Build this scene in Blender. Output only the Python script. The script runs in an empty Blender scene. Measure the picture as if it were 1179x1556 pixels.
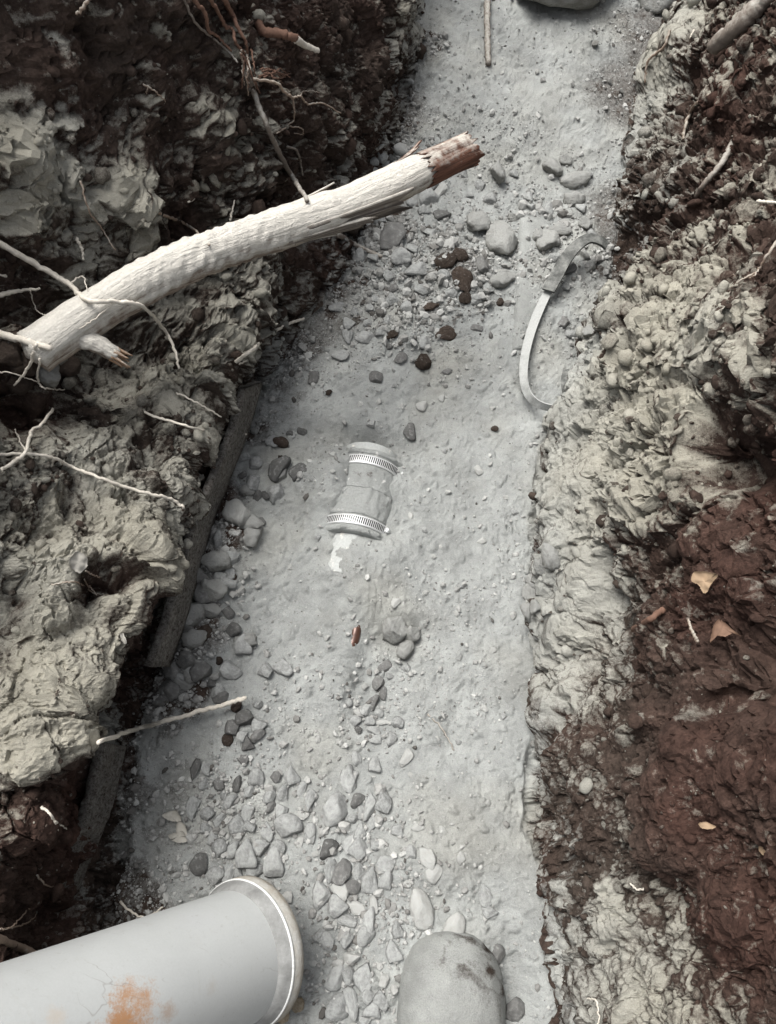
import bpy, bmesh, math, random
import numpy as np
from mathutils import Vector, Matrix, Euler
from mathutils.bvhtree import BVHTree

random.seed(7)
rng = np.random.default_rng(7)
scn = bpy.context.scene
COL = scn.collection

# ------------------------------------------------------------------ camera
CAM_H = 1.30
PITCH = 63.5
cam_d = bpy.data.cameras.new('camera')
cam_d.sensor_width = 36.0
cam_d.lens = 18.0 / (1556 / 2 / 1179)
cam_d.clip_start = 0.02
cam_d.clip_end = 200.0
cam = bpy.data.objects.new('camera', cam_d)
cam.location = (0, 0, CAM_H)
cam.rotation_euler = (math.radians(90 - PITCH), 0, 0)
COL.objects.link(cam)
scn.camera = cam

# ------------------------------------------------------------------ sky, sun, exposure
SUN_EL, SUN_AZ = 67.0, -48.0          # azimuth measured from +Y towards +X
world = bpy.data.worlds.new('World')
scn.world = world
world.use_nodes = True
wn = world.node_tree
wn.nodes.clear()
sky = wn.nodes.new('ShaderNodeTexSky')
sky.sky_type = 'NISHITA'
sky.sun_disc = False
sky.sun_elevation = math.radians(SUN_EL)
sky.sun_rotation = math.radians(SUN_AZ)
sky.air_density = 1.0
sky.dust_density = 5.0
sky.ozone_density = 0.6
bg = wn.nodes.new('ShaderNodeBackground')
bg.inputs['Strength'].default_value = 0.11
wo = wn.nodes.new('ShaderNodeOutputWorld')
hs = wn.nodes.new('ShaderNodeHueSaturation')          # thin overcast: the blue is washed out
hs.inputs['Saturation'].default_value = 0.22
wn.links.new(sky.outputs[0], hs.inputs['Color'])
wn.links.new(hs.outputs[0], bg.inputs[0])
wn.links.new(bg.outputs[0], wo.inputs[0])

sun_d = bpy.data.lights.new('sun', 'SUN')
sun_d.energy = 2.0
sun_d.angle = math.radians(34)
sun_d.color = (1.0, 0.965, 0.91)
sun = bpy.data.objects.new('sun', sun_d)
az, el = math.radians(SUN_AZ), math.radians(SUN_EL)
sdir = Vector((math.sin(az) * math.cos(el), math.cos(az) * math.cos(el), math.sin(el)))
sun.rotation_euler = sdir.to_track_quat('Z', 'Y').to_euler()
sun.location = sdir * 6
COL.objects.link(sun)

scn.view_settings.view_transform = 'Standard'
scn.view_settings.look = 'None'
scn.view_settings.gamma = 1.0
scn.view_settings.use_curve_mapping = False
scn.view_settings.exposure = 0.93

# ------------------------------------------------------------------ pixel -> place helpers (where things stand)
ST, CT = math.sin(math.radians(PITCH)), math.cos(math.radians(PITCH))
def ray(px, py):
    u = (px - 589.5) / 1179.0
    v = (778 - py) / 1179.0
    return Vector((u, CT + v * ST, -ST + v * CT))
def W(px, py, z=0.0):
    d = ray(px, py)
    return Vector((0, 0, CAM_H)) + d * ((z - CAM_H) / d.z)

# ------------------------------------------------------------------ noise
def _hash(ix, iy, iz, seed):
    h = (ix.astype(np.uint32) * np.uint32(374761393) + iy.astype(np.uint32) * np.uint32(668265263)
         + iz.astype(np.uint32) * np.uint32(2147483647) + np.uint32((seed * 974634777) & 0xffffffff))
    h = (h ^ (h >> np.uint32(13))) * np.uint32(1274126177)
    h = (h ^ (h >> np.uint32(16))) * np.uint32(2246822519)
    return h ^ (h >> np.uint32(15))
def vnoise(P, f, seed):
    """value noise in -1..1; f scalar or 3-vector"""
    Q = (P * np.asarray(f, np.float32)).astype(np.float32) + np.float32(1000)
    I = np.floor(Q).astype(np.int64)
    F = Q - I
    F = F * F * F * (F * (F * 6 - 15) + 10)
    out = np.zeros(len(P), np.float32)
    for dx in (0, 1):
        wx = F[:, 0] if dx else 1 - F[:, 0]
        for dy in (0, 1):
            wy = F[:, 1] if dy else 1 - F[:, 1]
            for dz in (0, 1):
                wz = F[:, 2] if dz else 1 - F[:, 2]
                h = _hash(I[:, 0] + dx, I[:, 1] + dy, I[:, 2] + dz, seed)
                out += wx * wy * wz * (h.astype(np.float32) / np.float32(2147483648.0) - 1)
    return out
def fbm(P, f, seed, octv=4, gain=0.5):
    a, t, f = 1.0, 0.0, np.asarray(f, np.float32)
    out = np.zeros(len(P), np.float32)
    for o in range(octv):
        out += a * vnoise(P, f, seed + o * 17)
        t += a
        a *= gain
        f = f * 2.03
    return out / t
def worley(P, f, seed, facets=False):
    """F1 distance (cell units), F2, and a 0..1 id of the nearest cell"""
    Q = (P * np.asarray(f, np.float32)).astype(np.float32) + np.float32(1000)
    I = np.floor(Q - 0.5).astype(np.int64)
    b1 = np.full(len(P), 9.0, np.float32)
    b2 = np.full(len(P), 9.0, np.float32)
    bid = np.zeros(len(P), np.float32)
    fac = np.zeros(len(P), np.float32)
    for dx in (0, 1):
        for dy in (0, 1):
            for dz in (0, 1):
                cx, cy, cz = I[:, 0] + dx, I[:, 1] + dy, I[:, 2] + dz
                h = _hash(cx, cy, cz, seed)
                jx = (h & np.uint32(1023)).astype(np.float32) / 1023
                jy = ((h >> np.uint32(10)) & np.uint32(1023)).astype(np.float32) / 1023
                jz = ((h >> np.uint32(20)) & np.uint32(1023)).astype(np.float32) / 1023
                ox, oy, oz = Q[:, 0] - cx - .15 - .7 * jx, Q[:, 1] - cy - .15 - .7 * jy, Q[:, 2] - cz - .15 - .7 * jz
                d = ox * ox + oy * oy + oz * oz
                h2 = h * np.uint32(2654435761) ^ (h >> np.uint32(7))
                tl = (ox * ((h2 & np.uint32(255)).astype(np.float32) / 127.5 - 1) + oy * (((h2 >> np.uint32(8)) & np.uint32(255)).astype(np.float32) / 127.5 - 1)
                      + oz * (((h2 >> np.uint32(16)) & np.uint32(255)).astype(np.float32) / 127.5 - 1))
                m = d < b1
                b2 = np.where(m, b1, np.minimum(b2, d))
                bid = np.where(m, ((h >> np.uint32(5)) & np.uint32(4095)).astype(np.float32) / 4095, bid)
                fac = np.where(m, tl, fac)
                b1 = np.where(m, d, b1)
    if facets: return np.sqrt(b1), np.sqrt(b2), bid, fac
    return np.sqrt(b1), np.sqrt(b2), bid
def sstep(a, b, x):
    t = np.clip((x - a) / (b - a), 0, 1)
    return t * t * (3 - 2 * t)

# ------------------------------------------------------------------ materials
class NT:
    def __init__(s, name):
        s.m = bpy.data.materials.new(name)
        s.m.use_nodes = True
        s.t = s.m.node_tree
        s.b = s.t.nodes['Principled BSDF']
        s.tc = s.t.nodes.new('ShaderNodeTexCoord')
    def n(s, typ, **kw):
        x = s.t.nodes.new(typ)
        for k, v in kw.items():
            setattr(x, k, v)
        return x
    def l(s, a, b):
        s.t.links.new(a, b)
    def noise(s, scale, detail=4, rough=.6, vec=None, dist=0.0):
        x = s.n('ShaderNodeTexNoise')
        x.inputs['Scale'].default_value = scale
        x.inputs['Detail'].default_value = detail
        x.inputs['Roughness'].default_value = rough
        x.inputs['Distortion'].default_value = dist
        s.l(vec if vec is not None else s.tc.outputs['Object'], x.inputs['Vector'])
        return x.outputs[0]
    def mapping(s, scale, src='Object'):
        x = s.n('ShaderNodeMapping')
        x.inputs['Scale'].default_value = scale
        s.l(s.tc.outputs[src], x.inputs[0])
        return x.outputs[0]
    def rng(s, v, a, b, c=0, d=1):
        x = s.n('ShaderNodeMapRange')
        x.clamp = True
        for i, q in enumerate((a, b, c, d)):
            x.inputs[i + 1].default_value = q
        s.l(v, x.inputs[0])
        return x.outputs[0]
    def math(s, op, a, b=None):
        x = s.n('ShaderNodeMath', operation=op)
        for i, q in enumerate((a, b)):
            if q is None: continue
            if isinstance(q, (int, float)): x.inputs[i].default_value = q
            else: s.l(q, x.inputs[i])
        return x.outputs[0]
    def mix(s, f, a, b, mode='MIX'):
        x = s.n('ShaderNodeMix', data_type='RGBA', blend_type=mode)
        for i, q in ((0, f), (6, a), (7, b)):
            if isinstance(q, (int, float)): x.inputs[i].default_value = q
            elif isinstance(q, tuple): x.inputs[i].default_value = (*q, 1)
            else: s.l(q, x.inputs[i])
        return x.outputs[2]
    def gain(s, col, fac, lo, hi):
        """multiply colour by lo..hi driven by fac"""
        g = s.rng(fac, 0.25, 0.75, lo, hi)
        c = s.n('ShaderNodeCombineColor')
        for i in range(3): s.l(g, c.inputs[i])
        return s.mix(1.0, col, c.outputs[0], 'MULTIPLY')
    def bump(s, h, dist, strength=1.0, prev=None):
        x = s.n('ShaderNodeBump')
        x.inputs['Distance'].default_value = dist
        x.inputs['Strength'].default_value = strength
        s.l(h, x.inputs['Height'])
        if prev is not None: s.l(prev, x.inputs['Normal'])
        return x.outputs[0]
    def out(s, col, rough=.95, spec=.15, nrm=None, metal=0.0):
        if isinstance(col, tuple): s.b.inputs['Base Color'].default_value = (*col, 1)
        else: s.l(col, s.b.inputs['Base Color'])
        if isinstance(rough, (int, float)): s.b.inputs['Roughness'].default_value = rough
        else: s.l(rough, s.b.inputs['Roughness'])
        s.b.inputs['Specular IOR Level'].default_value = spec
        s.b.inputs['Metallic'].default_value = metal
        if nrm is not None: s.l(nrm, s.b.inputs['Normal'])
        return s.m

DUST = (.40, .415, .405)
DUSTW = (.43, .41, .345)
BROWN = (.060, .047, .039)
RED = (.060, .034, .027)

def soil_material():
    s = NT('soil_and_settled_dust')
    at = s.n('ShaderNodeAttribute', attribute_name='soil')
    sep = s.n('ShaderNodeSeparateColor')
    s.l(at.outputs['Color'], sep.inputs[0])
    dust, red, warm = sep.outputs
    n1, n2, n3 = s.noise(35, 5), s.noise(160, 4, .75), s.noise(560, 3, .8)
    dc = s.mix(warm, DUST, DUSTW)
    dc = s.gain(dc, n1, .84, 1.12)
    dc = s.gain(dc, s.noise(11, 4, .6), .74, 1.12)
    dc = s.gain(dc, s.noise(4, 3, .5), .88, 1.08)
    dc = s.gain(dc, n3, .80, 1.18)
    bc = s.mix(red, BROWN, RED)
    bc = s.gain(bc, n1, .55, 1.5)
    bc = s.gain(bc, n2, .55, 1.6)
    f = s.math('ADD', dust, s.math('MULTIPLY', s.math('SUBTRACT', n2, .5), .9))
    f = s.math('ADD', f, s.math('MULTIPLY', s.math('SUBTRACT', n3, .5), .35))
    f = s.rng(f, .27, .80)
    col = s.mix(f, bc, dc)
    h = s.math('ADD', s.math('MULTIPLY', n2, .8), s.math('MULTIPLY', n3, .7))
    return s.out(col, .97, .12, s.bump(h, .0038, 1.0))

def dusty(name, base, dustc=DUST, amount=.5, scale=60, rough=.95, spec=.15, vary=.25, bumpd=.002, up=.6):
    """a material with settled dust lying on the faces that look up"""
    s = NT(name)
    n1, n2 = s.noise(scale, 5, .65), s.noise(scale * 7, 3, .7)
    oi = s.n('ShaderNodeObjectInfo')
    bc = s.gain(s.mix(1.0, base, base), n1, 1 - vary, 1 + vary)
    c = s.n('ShaderNodeCombineColor')
    g = s.rng(oi.outputs['Random'], 0, 1, 1 - vary, 1 + vary)
    for i in range(3): s.l(g, c.inputs[i])
    bc = s.mix(1.0, bc, c.outputs[0], 'MULTIPLY')
    geo = s.n('ShaderNodeNewGeometry')
    sp = s.n('ShaderNodeSeparateXYZ')
    s.l(geo.outputs['Normal'], sp.inputs[0])
    f = s.math('ADD', s.math('MULTIPLY', sp.outputs[2], up), s.math('MULTIPLY', s.math('SUBTRACT', n1, .5), 1.6))
    f = s.math('ADD', f, amount - .5)
    f = s.rng(f, .1, .7)
    dc = s.gain(s.mix(1.0, dustc, dustc), n2, .85, 1.15)
    col = s.mix(f, bc, dc)
    return s.out(col, rough, spec, s.bump(s.math('ADD', n1, s.math('MULTIPLY', n2, .4)), bumpd, .8))

def plain(name, col, rough=.6, spec=.3, metal=0.0, scale=80, vary=.2, bumpd=.0005):
    s = NT(name)
    n1 = s.noise(scale, 5, .65)
    c = s.gain(s.mix(1.0, col, col), n1, 1 - vary, 1 + vary)
    return s.out(c, rough, spec, s.bump(n1, bumpd, .6), metal)

def fibre(name, pale, dark, scale=(25, 25, 3), thr=(.45, .65), rough=.9, bumpd=.002, src='Object'):
    """woody streaks along local Z"""
    s = NT(name)
    mp = s.mapping(scale, src)
    n1 = s.noise(1.0, 6, .65, mp, .4)
    n2 = s.noise(9, 4, .6)
    f = s.rng(s.math('ADD', s.math('MULTIPLY', n1, .7), s.math('MULTIPLY', n2, .3)), *thr)
    col = s.mix(f, pale, dark)
    col = s.gain(col, s.noise(300, 3), .85, 1.15)
    return s.out(col, rough, .2, s.bump(n1, bumpd, .9))

M = {}
M['soil'] = soil_material()
M['stone'] = dusty('grey_stone', (.285, .29, .285), amount=.50, vary=.22, scale=2.6, bumpd=.004, up=.35)
M['stone_dark'] = dusty('dark_stone', (.15, .15, .146), amount=.26, vary=.3, scale=2.6, bumpd=.004, up=.3)
M['stone_pale'] = dusty('pale_stone', (.43, .432, .415), amount=.5, vary=.12, scale=2.6, bumpd=.004, up=.3)
M['stone_brown'] = dusty('brown_clod', (.072, .056, .046), amount=.2, vary=.3, scale=4, bumpd=.010, up=.3)
M['stone_tan'] = dusty('tan_stone', (.33, .27, .19), (.42, .38, .31), amount=.5, vary=.2, scale=3, bumpd=.006, up=.3)
M['dust_clod'] = dusty('dust_covered_clod', (.27, .265, .24), (.40, .405, .39), amount=.85, vary=.15, scale=3.5, bumpd=.012, up=.5)
M['crumb'] = dusty('soil_crumb', (.075, .055, .043), (.36, .355, .32), amount=.28, vary=.4, up=.5)
M['root_pale'] = plain('pale_root', (.60, .56, .49), .85, .2, scale=160, vary=.22, bumpd=.001)
M['root_dusty'] = dusty('dusty_root', (.27, .205, .16), (.44, .42, .37), amount=.45, vary=.2, scale=120)
M['root_red'] = plain('reddish_root', (.16, .092, .066), .8, .25, scale=160, vary=.35, bumpd=.001)
M['root_grey'] = dusty('grey_root', (.20, .17, .145), (.40, .385, .35), amount=.5, vary=.2, scale=120)
M['leaf'] = plain('dry_leaf', (.30, .215, .14), .75, .25, scale=70, vary=.3)

# ------------------------------------------------------------------ object helpers
def link(o, parent=None):
    COL.objects.link(o)
    if parent is not None: o.parent = parent
    return o
def tag(o, label, cat, group=None):
    o['label'] = label
    o['category'] = cat
    if group: o['group'] = group
    return o
def mesh(name, V, F, mat, smooth=True):
    me = bpy.data.meshes.new(name)
    me.from_pydata([tuple(v) for v in V], [], [tuple(f) for f in F])
    me.update()
    if mat is not None: me.materials.append(mat)
    if smooth:
        me.polygons.foreach_set('use_smooth', np.ones(len(me.polygons), bool))
    return me
def wloc(o):
    p = Vector((0, 0, 0))
    while o is not None:
        p = p + o.location
        o = o.parent
    return p
def obj(name, V, F, mat, parent=None, smooth=True, fib=None, origin=None):
    """V in world coordinates; children are stored relative to their parent"""
    off = wloc(parent) if parent is not None else Vector(origin if origin is not None else (0, 0, 0))
    V = np.asarray([tuple(v) for v in V], float) - np.array(tuple(off))
    o = bpy.data.objects.new(name, mesh(name, V, F, mat, smooth))
    if fib is not None:
        a = o.data.attributes.new('fib', 'FLOAT_VECTOR', 'POINT')
        a.data.foreach_set('vector', np.asarray(fib, np.float32).ravel())
    if parent is None: o.location = off
    return link(o, parent)
def empty(name, loc=(0, 0, 0)):
    e = bpy.data.objects.new(name, None)
    e.empty_display_size = .05
    e.location = loc
    return link(e)
def fast_mesh(name, V, Q, mat, attr=None, k=4):
    """big mesh from numpy arrays; Q holds k-gons"""
    me = bpy.data.meshes.new(name)
    me.vertices.add(len(V))
    me.vertices.foreach_set('co', np.ascontiguousarray(V, np.float32).ravel())
    me.loops.add(Q.size)
    me.loops.foreach_set('vertex_index', np.ascontiguousarray(Q, np.int32).ravel())
    me.polygons.add(len(Q))
    me.polygons.foreach_set('loop_start', np.arange(0, Q.size, k, dtype=np.int32))
    me.polygons.foreach_set('use_smooth', np.ones(len(Q), bool))
    me.update(calc_edges=True)
    if attr is not None:
        a = me.attributes.new('soil', 'FLOAT_COLOR', 'POINT')
        a.data.foreach_set('color', np.ascontiguousarray(attr, np.float32).ravel())
    me.materials.append(mat)
    return me

# ------------------------------------------------------------------ the trench: control rails
YAW = math.radians(14.5)
RIGHT = Vector((math.cos(YAW), -math.sin(YAW), 0))
def V3(x, y, z): return Vector((x, y, z))
lf = [V3(-.86, -1.6, 0)] + [W(*p) for p in ((200, 1700, 0), (195, 1430, 0), (203, 1180, 0), (262, 980, 0), (335, 760, 0),
      (400, 590, 0), (520, 420, 0), (590, 260, .02), (625, 110, .05), (660, -60, .12))] + [V3(.62, 3.6, .8)]
rf = [V3(-.20, -1.6, 0)] + [W(*p) for p in ((860, 1700, 0), (845, 1470, 0), (803, 1230, 0), (815, 970, 0), (822, 720, 0),
      (880, 560, 0), (932, 400, 0), (958, 230, .02), (1000, 70, .06), (1060, -90, .12))] + [V3(1.3, 3.6, .8)]
lipx = {3: (88, 1128, .30), 4: (165, 962, .29), 5: (252, 742, .24), 6: (315, 598, .20)}
K = len(lf)
rails = []
for k in range(K):
    a, b = lf[k], rf[k]
    low = k <= 6
    up = Vector((0, 0, 1))
    z0 = a.z
    if k in lipx: lip = W(*lipx[k])
    elif low: lip = a - RIGHT * .085 + up * .30
    else: lip = a - RIGHT * .045 + up * .22
    und = a * .5 + lip * .5 - RIGHT * (.055 if 3 <= k <= 6 else .015)
    und.z = z0 + .11
    if low:
        l2, l1 = lip - RIGHT * .12 + up * .09, lip - RIGHT * .22 + up * .30
    else:
        l2, l1 = lip - RIGHT * .05 + up * .20, lip - RIGHT * .12 + up * .42
    def ground(p, off, z): return Vector((p.x, p.y, 0)) + RIGHT * off + up * z
    l0 = ground(l1, -.12, .86)
    row = [ground(l1, -9, 1.0), ground(l1, -.8, .93), l0, l1, l2, lip, und, a]
    for j in range(1, 5):
        p = a.lerp(b, j / 5)
        row.append(p)
    row.append(b)
    row += [b + RIGHT * .035 + up * .10, b + RIGHT * .10 + up * .27, b + RIGHT * .20 + up * .46]
    row += [ground(b, .32, .84), ground(b, 1.0, .92), ground(b, 9, 1.0)]
    rails.append(row)
C = np.array([[tuple(p) for p in r] for r in rails], np.float64)
RN = C.shape[1]

def pchip(P, t):
    """monotone Hermite along axis 0"""
    n = P.shape[0]
    d = P[1:] - P[:-1]
    m = np.zeros_like(P)
    a, b = d[:-1], d[1:]
    s = a * b
    m[1:-1] = np.where(s > 0, 2 * s / np.where(np.abs(a + b) < 1e-12, 1e-12, a + b), 0)
    m[0], m[-1] = d[0], d[-1]
    i = np.clip(np.floor(t).astype(int), 0, n - 2)
    f = (t - i).reshape((-1,) + (1,) * (P.ndim - 1))
    f2, f3 = f * f, f * f * f
    return (2 * f3 - 3 * f2 + 1) * P[i] + (f3 - 2 * f2 + f) * m[i] + (-2 * f3 + 3 * f2) * P[i + 1] + (f3 - f2) * m[i + 1]
def samples(counts, res):
    out = []
    for i, c in enumerate(counts):
        c = max(2, int(round(c * res)))
        out.append(i + np.arange(c) / c)
    out.append([len(counts)])
    return np.concatenate(out)
RES = 0.80
tS = samples([30, 130, 125, 120, 120, 95, 95, 95, 90, 75, 30], RES)
sS = samples([8, 20, 85, 105, 100, 60, 60, 70, 70, 70, 70, 70, 60, 105, 105, 95, 20, 8], RES)
NTt, NSs = len(tS), len(sS)
G = pchip(C, tS)                                    # (NT, RN, 3)
G = pchip(np.swapaxes(G, 0, 1), sS)                 # (NS, NT, 3)
G = np.swapaxes(G, 0, 1).astype(np.float32)         # (NT, NS, 3)
_p = G.reshape(-1, 3)
_lat = fbm(_p * np.array([1, 1, .5], np.float32), 7, 301, 3) * .030 + fbm(_p, 24, 305, 2) * .010
G = (_p + np.outer(_lat, np.array(tuple(RIGHT), np.float32))).reshape(G.shape).astype(np.float32)
LFI = int(np.searchsorted(sS, 7.0))
RFI = int(np.searchsorted(sS, 12.0))

def normals(G):
    dt = np.gradient(G, axis=0)
    ds = np.gradient(G, axis=1)
    n = np.cross(ds, dt)
    return n / np.maximum(np.linalg.norm(n, axis=2, keepdims=True), 1e-9)
def bvh_of(G, st):
    g = G[::st, ::st]
    a, b = g.shape[:2]
    idx = np.arange(a * b).reshape(a, b)
    q = np.stack([idx[:-1, :-1], idx[:-1, 1:], idx[1:, 1:], idx[1:, :-1]], -1).reshape(-1, 4)
    return BVHTree.FromPolygons([tuple(map(float, v)) for v in g.reshape(-1, 3)], [tuple(map(int, f)) for f in q])
base_bvh = bvh_of(G, 8)
def cast(bvh, px, py):
    d = ray(px, py).normalized()
    loc, n, i, dist = bvh.ray_cast(Vector((0, 0, CAM_H)), d)
    if loc is None:
        loc, n, dist = W(px, py, 0), Vector((0, 0, 1)), 1.4
    if n.dot(d) > 0: n = -n
    depth = (loc - Vector((0, 0, CAM_H))).dot(Vector((0, CT, -ST)))
    return loc, n, depth

# ---- what the soil is like at places along the trench: px, py, radius px, dust, redness, crumbliness, bulge (m)
ZONES = """
60 60 80 .2 .35 .6 0
200 80 90 .2 .2 .9 0
330 100 80 .2 .3 .8 0
450 60 80 .18 .4 .8 0
560 80 60 .14 .3 .8 0
40 160 50 .45 .2 .7 0
60 230 45 1 .0 .6 .035
50 320 45 1 .0 .5 .03
170 310 42 .95 .0 .5 .035
125 240 28 .2 .3 .7 -.01
240 230 60 .22 .3 1 0
320 220 50 .4 .2 1 0
270 330 45 .15 .3 .9 -.01
340 310 50 .32 .2 1 0
420 220 60 .22 .3 1 0
500 200 60 .3 .2 1 0
600 160 40 .3 .2 .8 0
530 290 40 .2 .2 .8 -.01
250 400 40 .3 .2 .6 -.01
130 400 55 .55 .0 .4 .01
40 420 60 .15 .4 .6 -.03
440 300 50 .12 .3 .8 -.03
300 480 65 .6 .0 .85 .02
400 440 38 .55 .0 .5 .01
440 440 30 .22 .2 .6 -.01
480 480 36 .55 .0 .5 0
50 610 55 .03 .7 .5 -.06
120 590 40 .2 .4 .5 -.04
60 545 36 .35 .2 .8 .03
200 555 45 .45 .0 .3 -.02
270 610 60 .6 .0 .85 .01
150 680 70 .62 .0 .9 .01
60 740 80 .68 .0 .85 .01
230 740 55 .6 .0 .9 0
335 650 26 .25 .3 .5 0
60 850 60 .7 .0 .6 .015
215 830 34 .78 .0 .1 .02
230 780 30 .7 0 .2 .01
120 790 36 .45 .1 .7 -.01
135 960 50 .6 .05 .1 0
110 1010 40 .75 0 .06 .005
50 1060 60 .8 0 .3 .02
15 940 36 .3 .2 .6 -.02
172 880 18 .25 .5 .2 -.03
185 830 14 .3 .3 .3 -.02
80 900 26 .8 0 .5 .02
265 850 30 .45 .15 .2 0
230 900 22 .6 0 .1 .01
215 670 22 .25 .2 .9 -.012
210 850 22 .75 0 .1 .01
250 690 24 .35 .1 .9 -.012
110 740 26 .4 0 .9 -.012
40 800 26 .4 .1 .9 -.01
130 1130 35 .7 0 .3 .01
330 770 26 .15 .5 .4 0
60 1200 45 .25 .4 .7 0
100 1250 55 .05 .8 .5 0
60 1320 60 .03 .7 .5 0
150 1330 40 .18 .2 .4 0
40 1410 60 .03 .5 .5 0
175 1190 26 .2 .2 .4 0
180 1290 22 .35 .0 .6 0
170 1390 30 .28 .05 .7 0
350 830 34 .55 .2 .9 .01
300 970 36 .5 .1 .9 0
250 1060 26 .35 .3 .8 0
390 500 36 .5 0 .7 0
420 600 40 .75 0 .5 0
560 820 150 1 0 .12 0
480 920 100 1 0 .15 0
700 1000 130 1 0 .12 0
640 1250 120 1 0 .3 0
300 1250 70 .93 0 .5 0
700 700 120 1 0 .15 0
820 130 110 1 0 .12 .01
720 300 60 .97 0 .4 0
610 430 70 .85 .1 .9 0
690 410 32 .45 .5 .9 .005
820 380 50 .97 0 .6 .005
840 500 40 .97 0 .5 0
1000 60 50 .32 .2 .5 0
960 150 45 .4 .1 .5 0
1050 150 60 .2 .5 .8 0
1140 120 60 .2 .8 1 .01
1000 250 60 .28 .2 .9 0
1090 250 55 .15 .6 .8 -.01
945 310 36 .35 .0 .5 0
960 380 45 .14 .5 .7 -.02
1050 360 55 .34 .3 1 0
1140 330 60 .32 .4 1 .01
1010 400 24 .8 0 .8 .02
950 470 45 .62 .0 .9 0
1040 460 45 .7 .0 1 .01
1130 420 45 .3 .4 .9 -.01
1000 540 55 .8 0 .9 .01
1100 540 55 .75 .0 1 .02
900 560 36 .75 0 .8 0
880 640 45 .85 0 .4 .01
950 640 45 .92 0 .7 .01
1030 620 45 .8 0 .9 .01
1150 620 45 .5 .3 1 .01
1110 690 34 .05 .6 .6 -.05
860 740 45 .88 0 .2 .01
930 740 36 .82 0 .5 0
990 740 36 .74 0 .7 .01
1060 760 36 .42 .4 .8 .01
1140 760 55 .1 .9 .6 0
1100 840 55 .05 .9 .5 0
900 805 36 .74 0 .2 0
880 880 36 .85 0 .05 .02
855 945 36 .7 0 .05 .02
930 940 36 .45 .0 .05 0
1000 880 36 .12 .6 .8 -.01
980 960 36 .14 .5 .7 0
1080 960 55 .05 .7 .7 0
1150 1010 55 .0 .9 .5 -.05
900 1020 36 .4 .0 .3 0
838 1080 28 .62 0 .05 .015
850 1150 30 .28 .3 .3 0
920 1120 45 .16 .2 .4 -.01
1000 1080 45 .1 .5 .5 0
1080 1170 75 .04 .85 .15 .02
1150 1120 50 .02 .9 .5 0
840 1230 36 .16 .0 .7 -.01
920 1220 45 .14 .2 .3 0
1000 1230 55 .08 .5 .25 .01
1120 1270 55 .06 .8 .7 0
880 1300 45 .22 .0 .9 0
960 1330 45 .25 .0 .8 0
1050 1370 36 .25 .7 .6 0
1140 1400 55 .08 1 .3 .01
860 1400 36 .72 0 .3 0
930 1390 26 .92 0 .15 .01
950 1460 36 .5 0 .3 0
900 1500 45 .55 0 .4 0
1020 1430 28 .5 .0 .6 0
1060 1500 36 .3 .5 .5 0
1130 1490 45 .12 .9 .4 0
1140 1550 36 .5 .4 .3 0
960 1545 36 .6 0 .3 .01
1020 1540 30 .55 0 .5 0
215 1230 22 .35 0 .7 0
225 1330 26 .3 0 .7 0
240 1400 24 .35 0 .7 0
330 880 26 .45 .2 .9 .01
370 800 22 .6 .1 .9 .01
290 1000 22 .4 .1 .9 .005
250 1080 20 .4 .1 .8 0
380 660 22 .5 0 .6 -.01
455 520 26 .4 .1 .7 0
520 430 22 .35 .1 .7 0
560 330 30 .3 .2 .8 0
600 200 30 .35 .2 .9 0
640 90 30 .45 .1 .9 .01
420 560 26 .6 0 .6 0
"""
zr = [[float(x) for x in l.split()] for l in ZONES.strip().splitlines()]
ZC, ZR, ZV, ZF = [], [], [], []
for px, py, r, du, re, ro, bu in zr:
    loc, n, dep = cast(base_bvh, px, py)
    ZF.append(loc.z < .022 + .05 * max(0, loc.y - 1.4)); ZC.append(tuple(loc)); ZR.append(r * dep / 1179 * 1.05); ZV.append((du, re, ro, bu))
ZC, ZR, ZV = np.array(ZC, np.float32), np.array(ZR, np.float32), np.array(ZV, np.float32)

P = G.reshape(-1, 3)
# where it is floor, and where it is wall (soft)
sgrid = np.broadcast_to(sS[None, :], (NTt, NSs)).reshape(-1).astype(np.float32)
floor_w = sstep(6.8, 7.2, sgrid) * (1 - sstep(11.92, 12.10, sgrid))
# warp the lookup so patches have ragged borders
Pw = P + np.stack([fbm(P, 14, 31 + i, 3) for i in range(3)], 1) * .045
num = np.zeros((len(P), 4), np.float32)
den = np.zeros(len(P), np.float32)
basev = np.where(floor_w[:, None] > .5, np.array([[1, 0, .2, 0]], np.float32), np.array([[.2, .5, .7, 0]], np.float32))
num += basev * .02; den += .02
for c, r, v, isf in zip(ZC, ZR, ZV, ZF):
    d2 = ((Pw - c) ** 2).sum(1) / (r * r)
    sel = d2 < 9
    w = np.exp(-d2[sel]) * (.03 + .97 * (floor_w[sel] if isf else 1 - .9 * floor_w[sel]))
    num[sel] += w[:, None] * v
    den[sel] += w
Zf = num / den[:, None]
dustv, redv, roughv, bulge = Zf.T
dustv = np.where(floor_w > .5, dustv, (dustv - .42) * 1.45 + .40)

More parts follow.
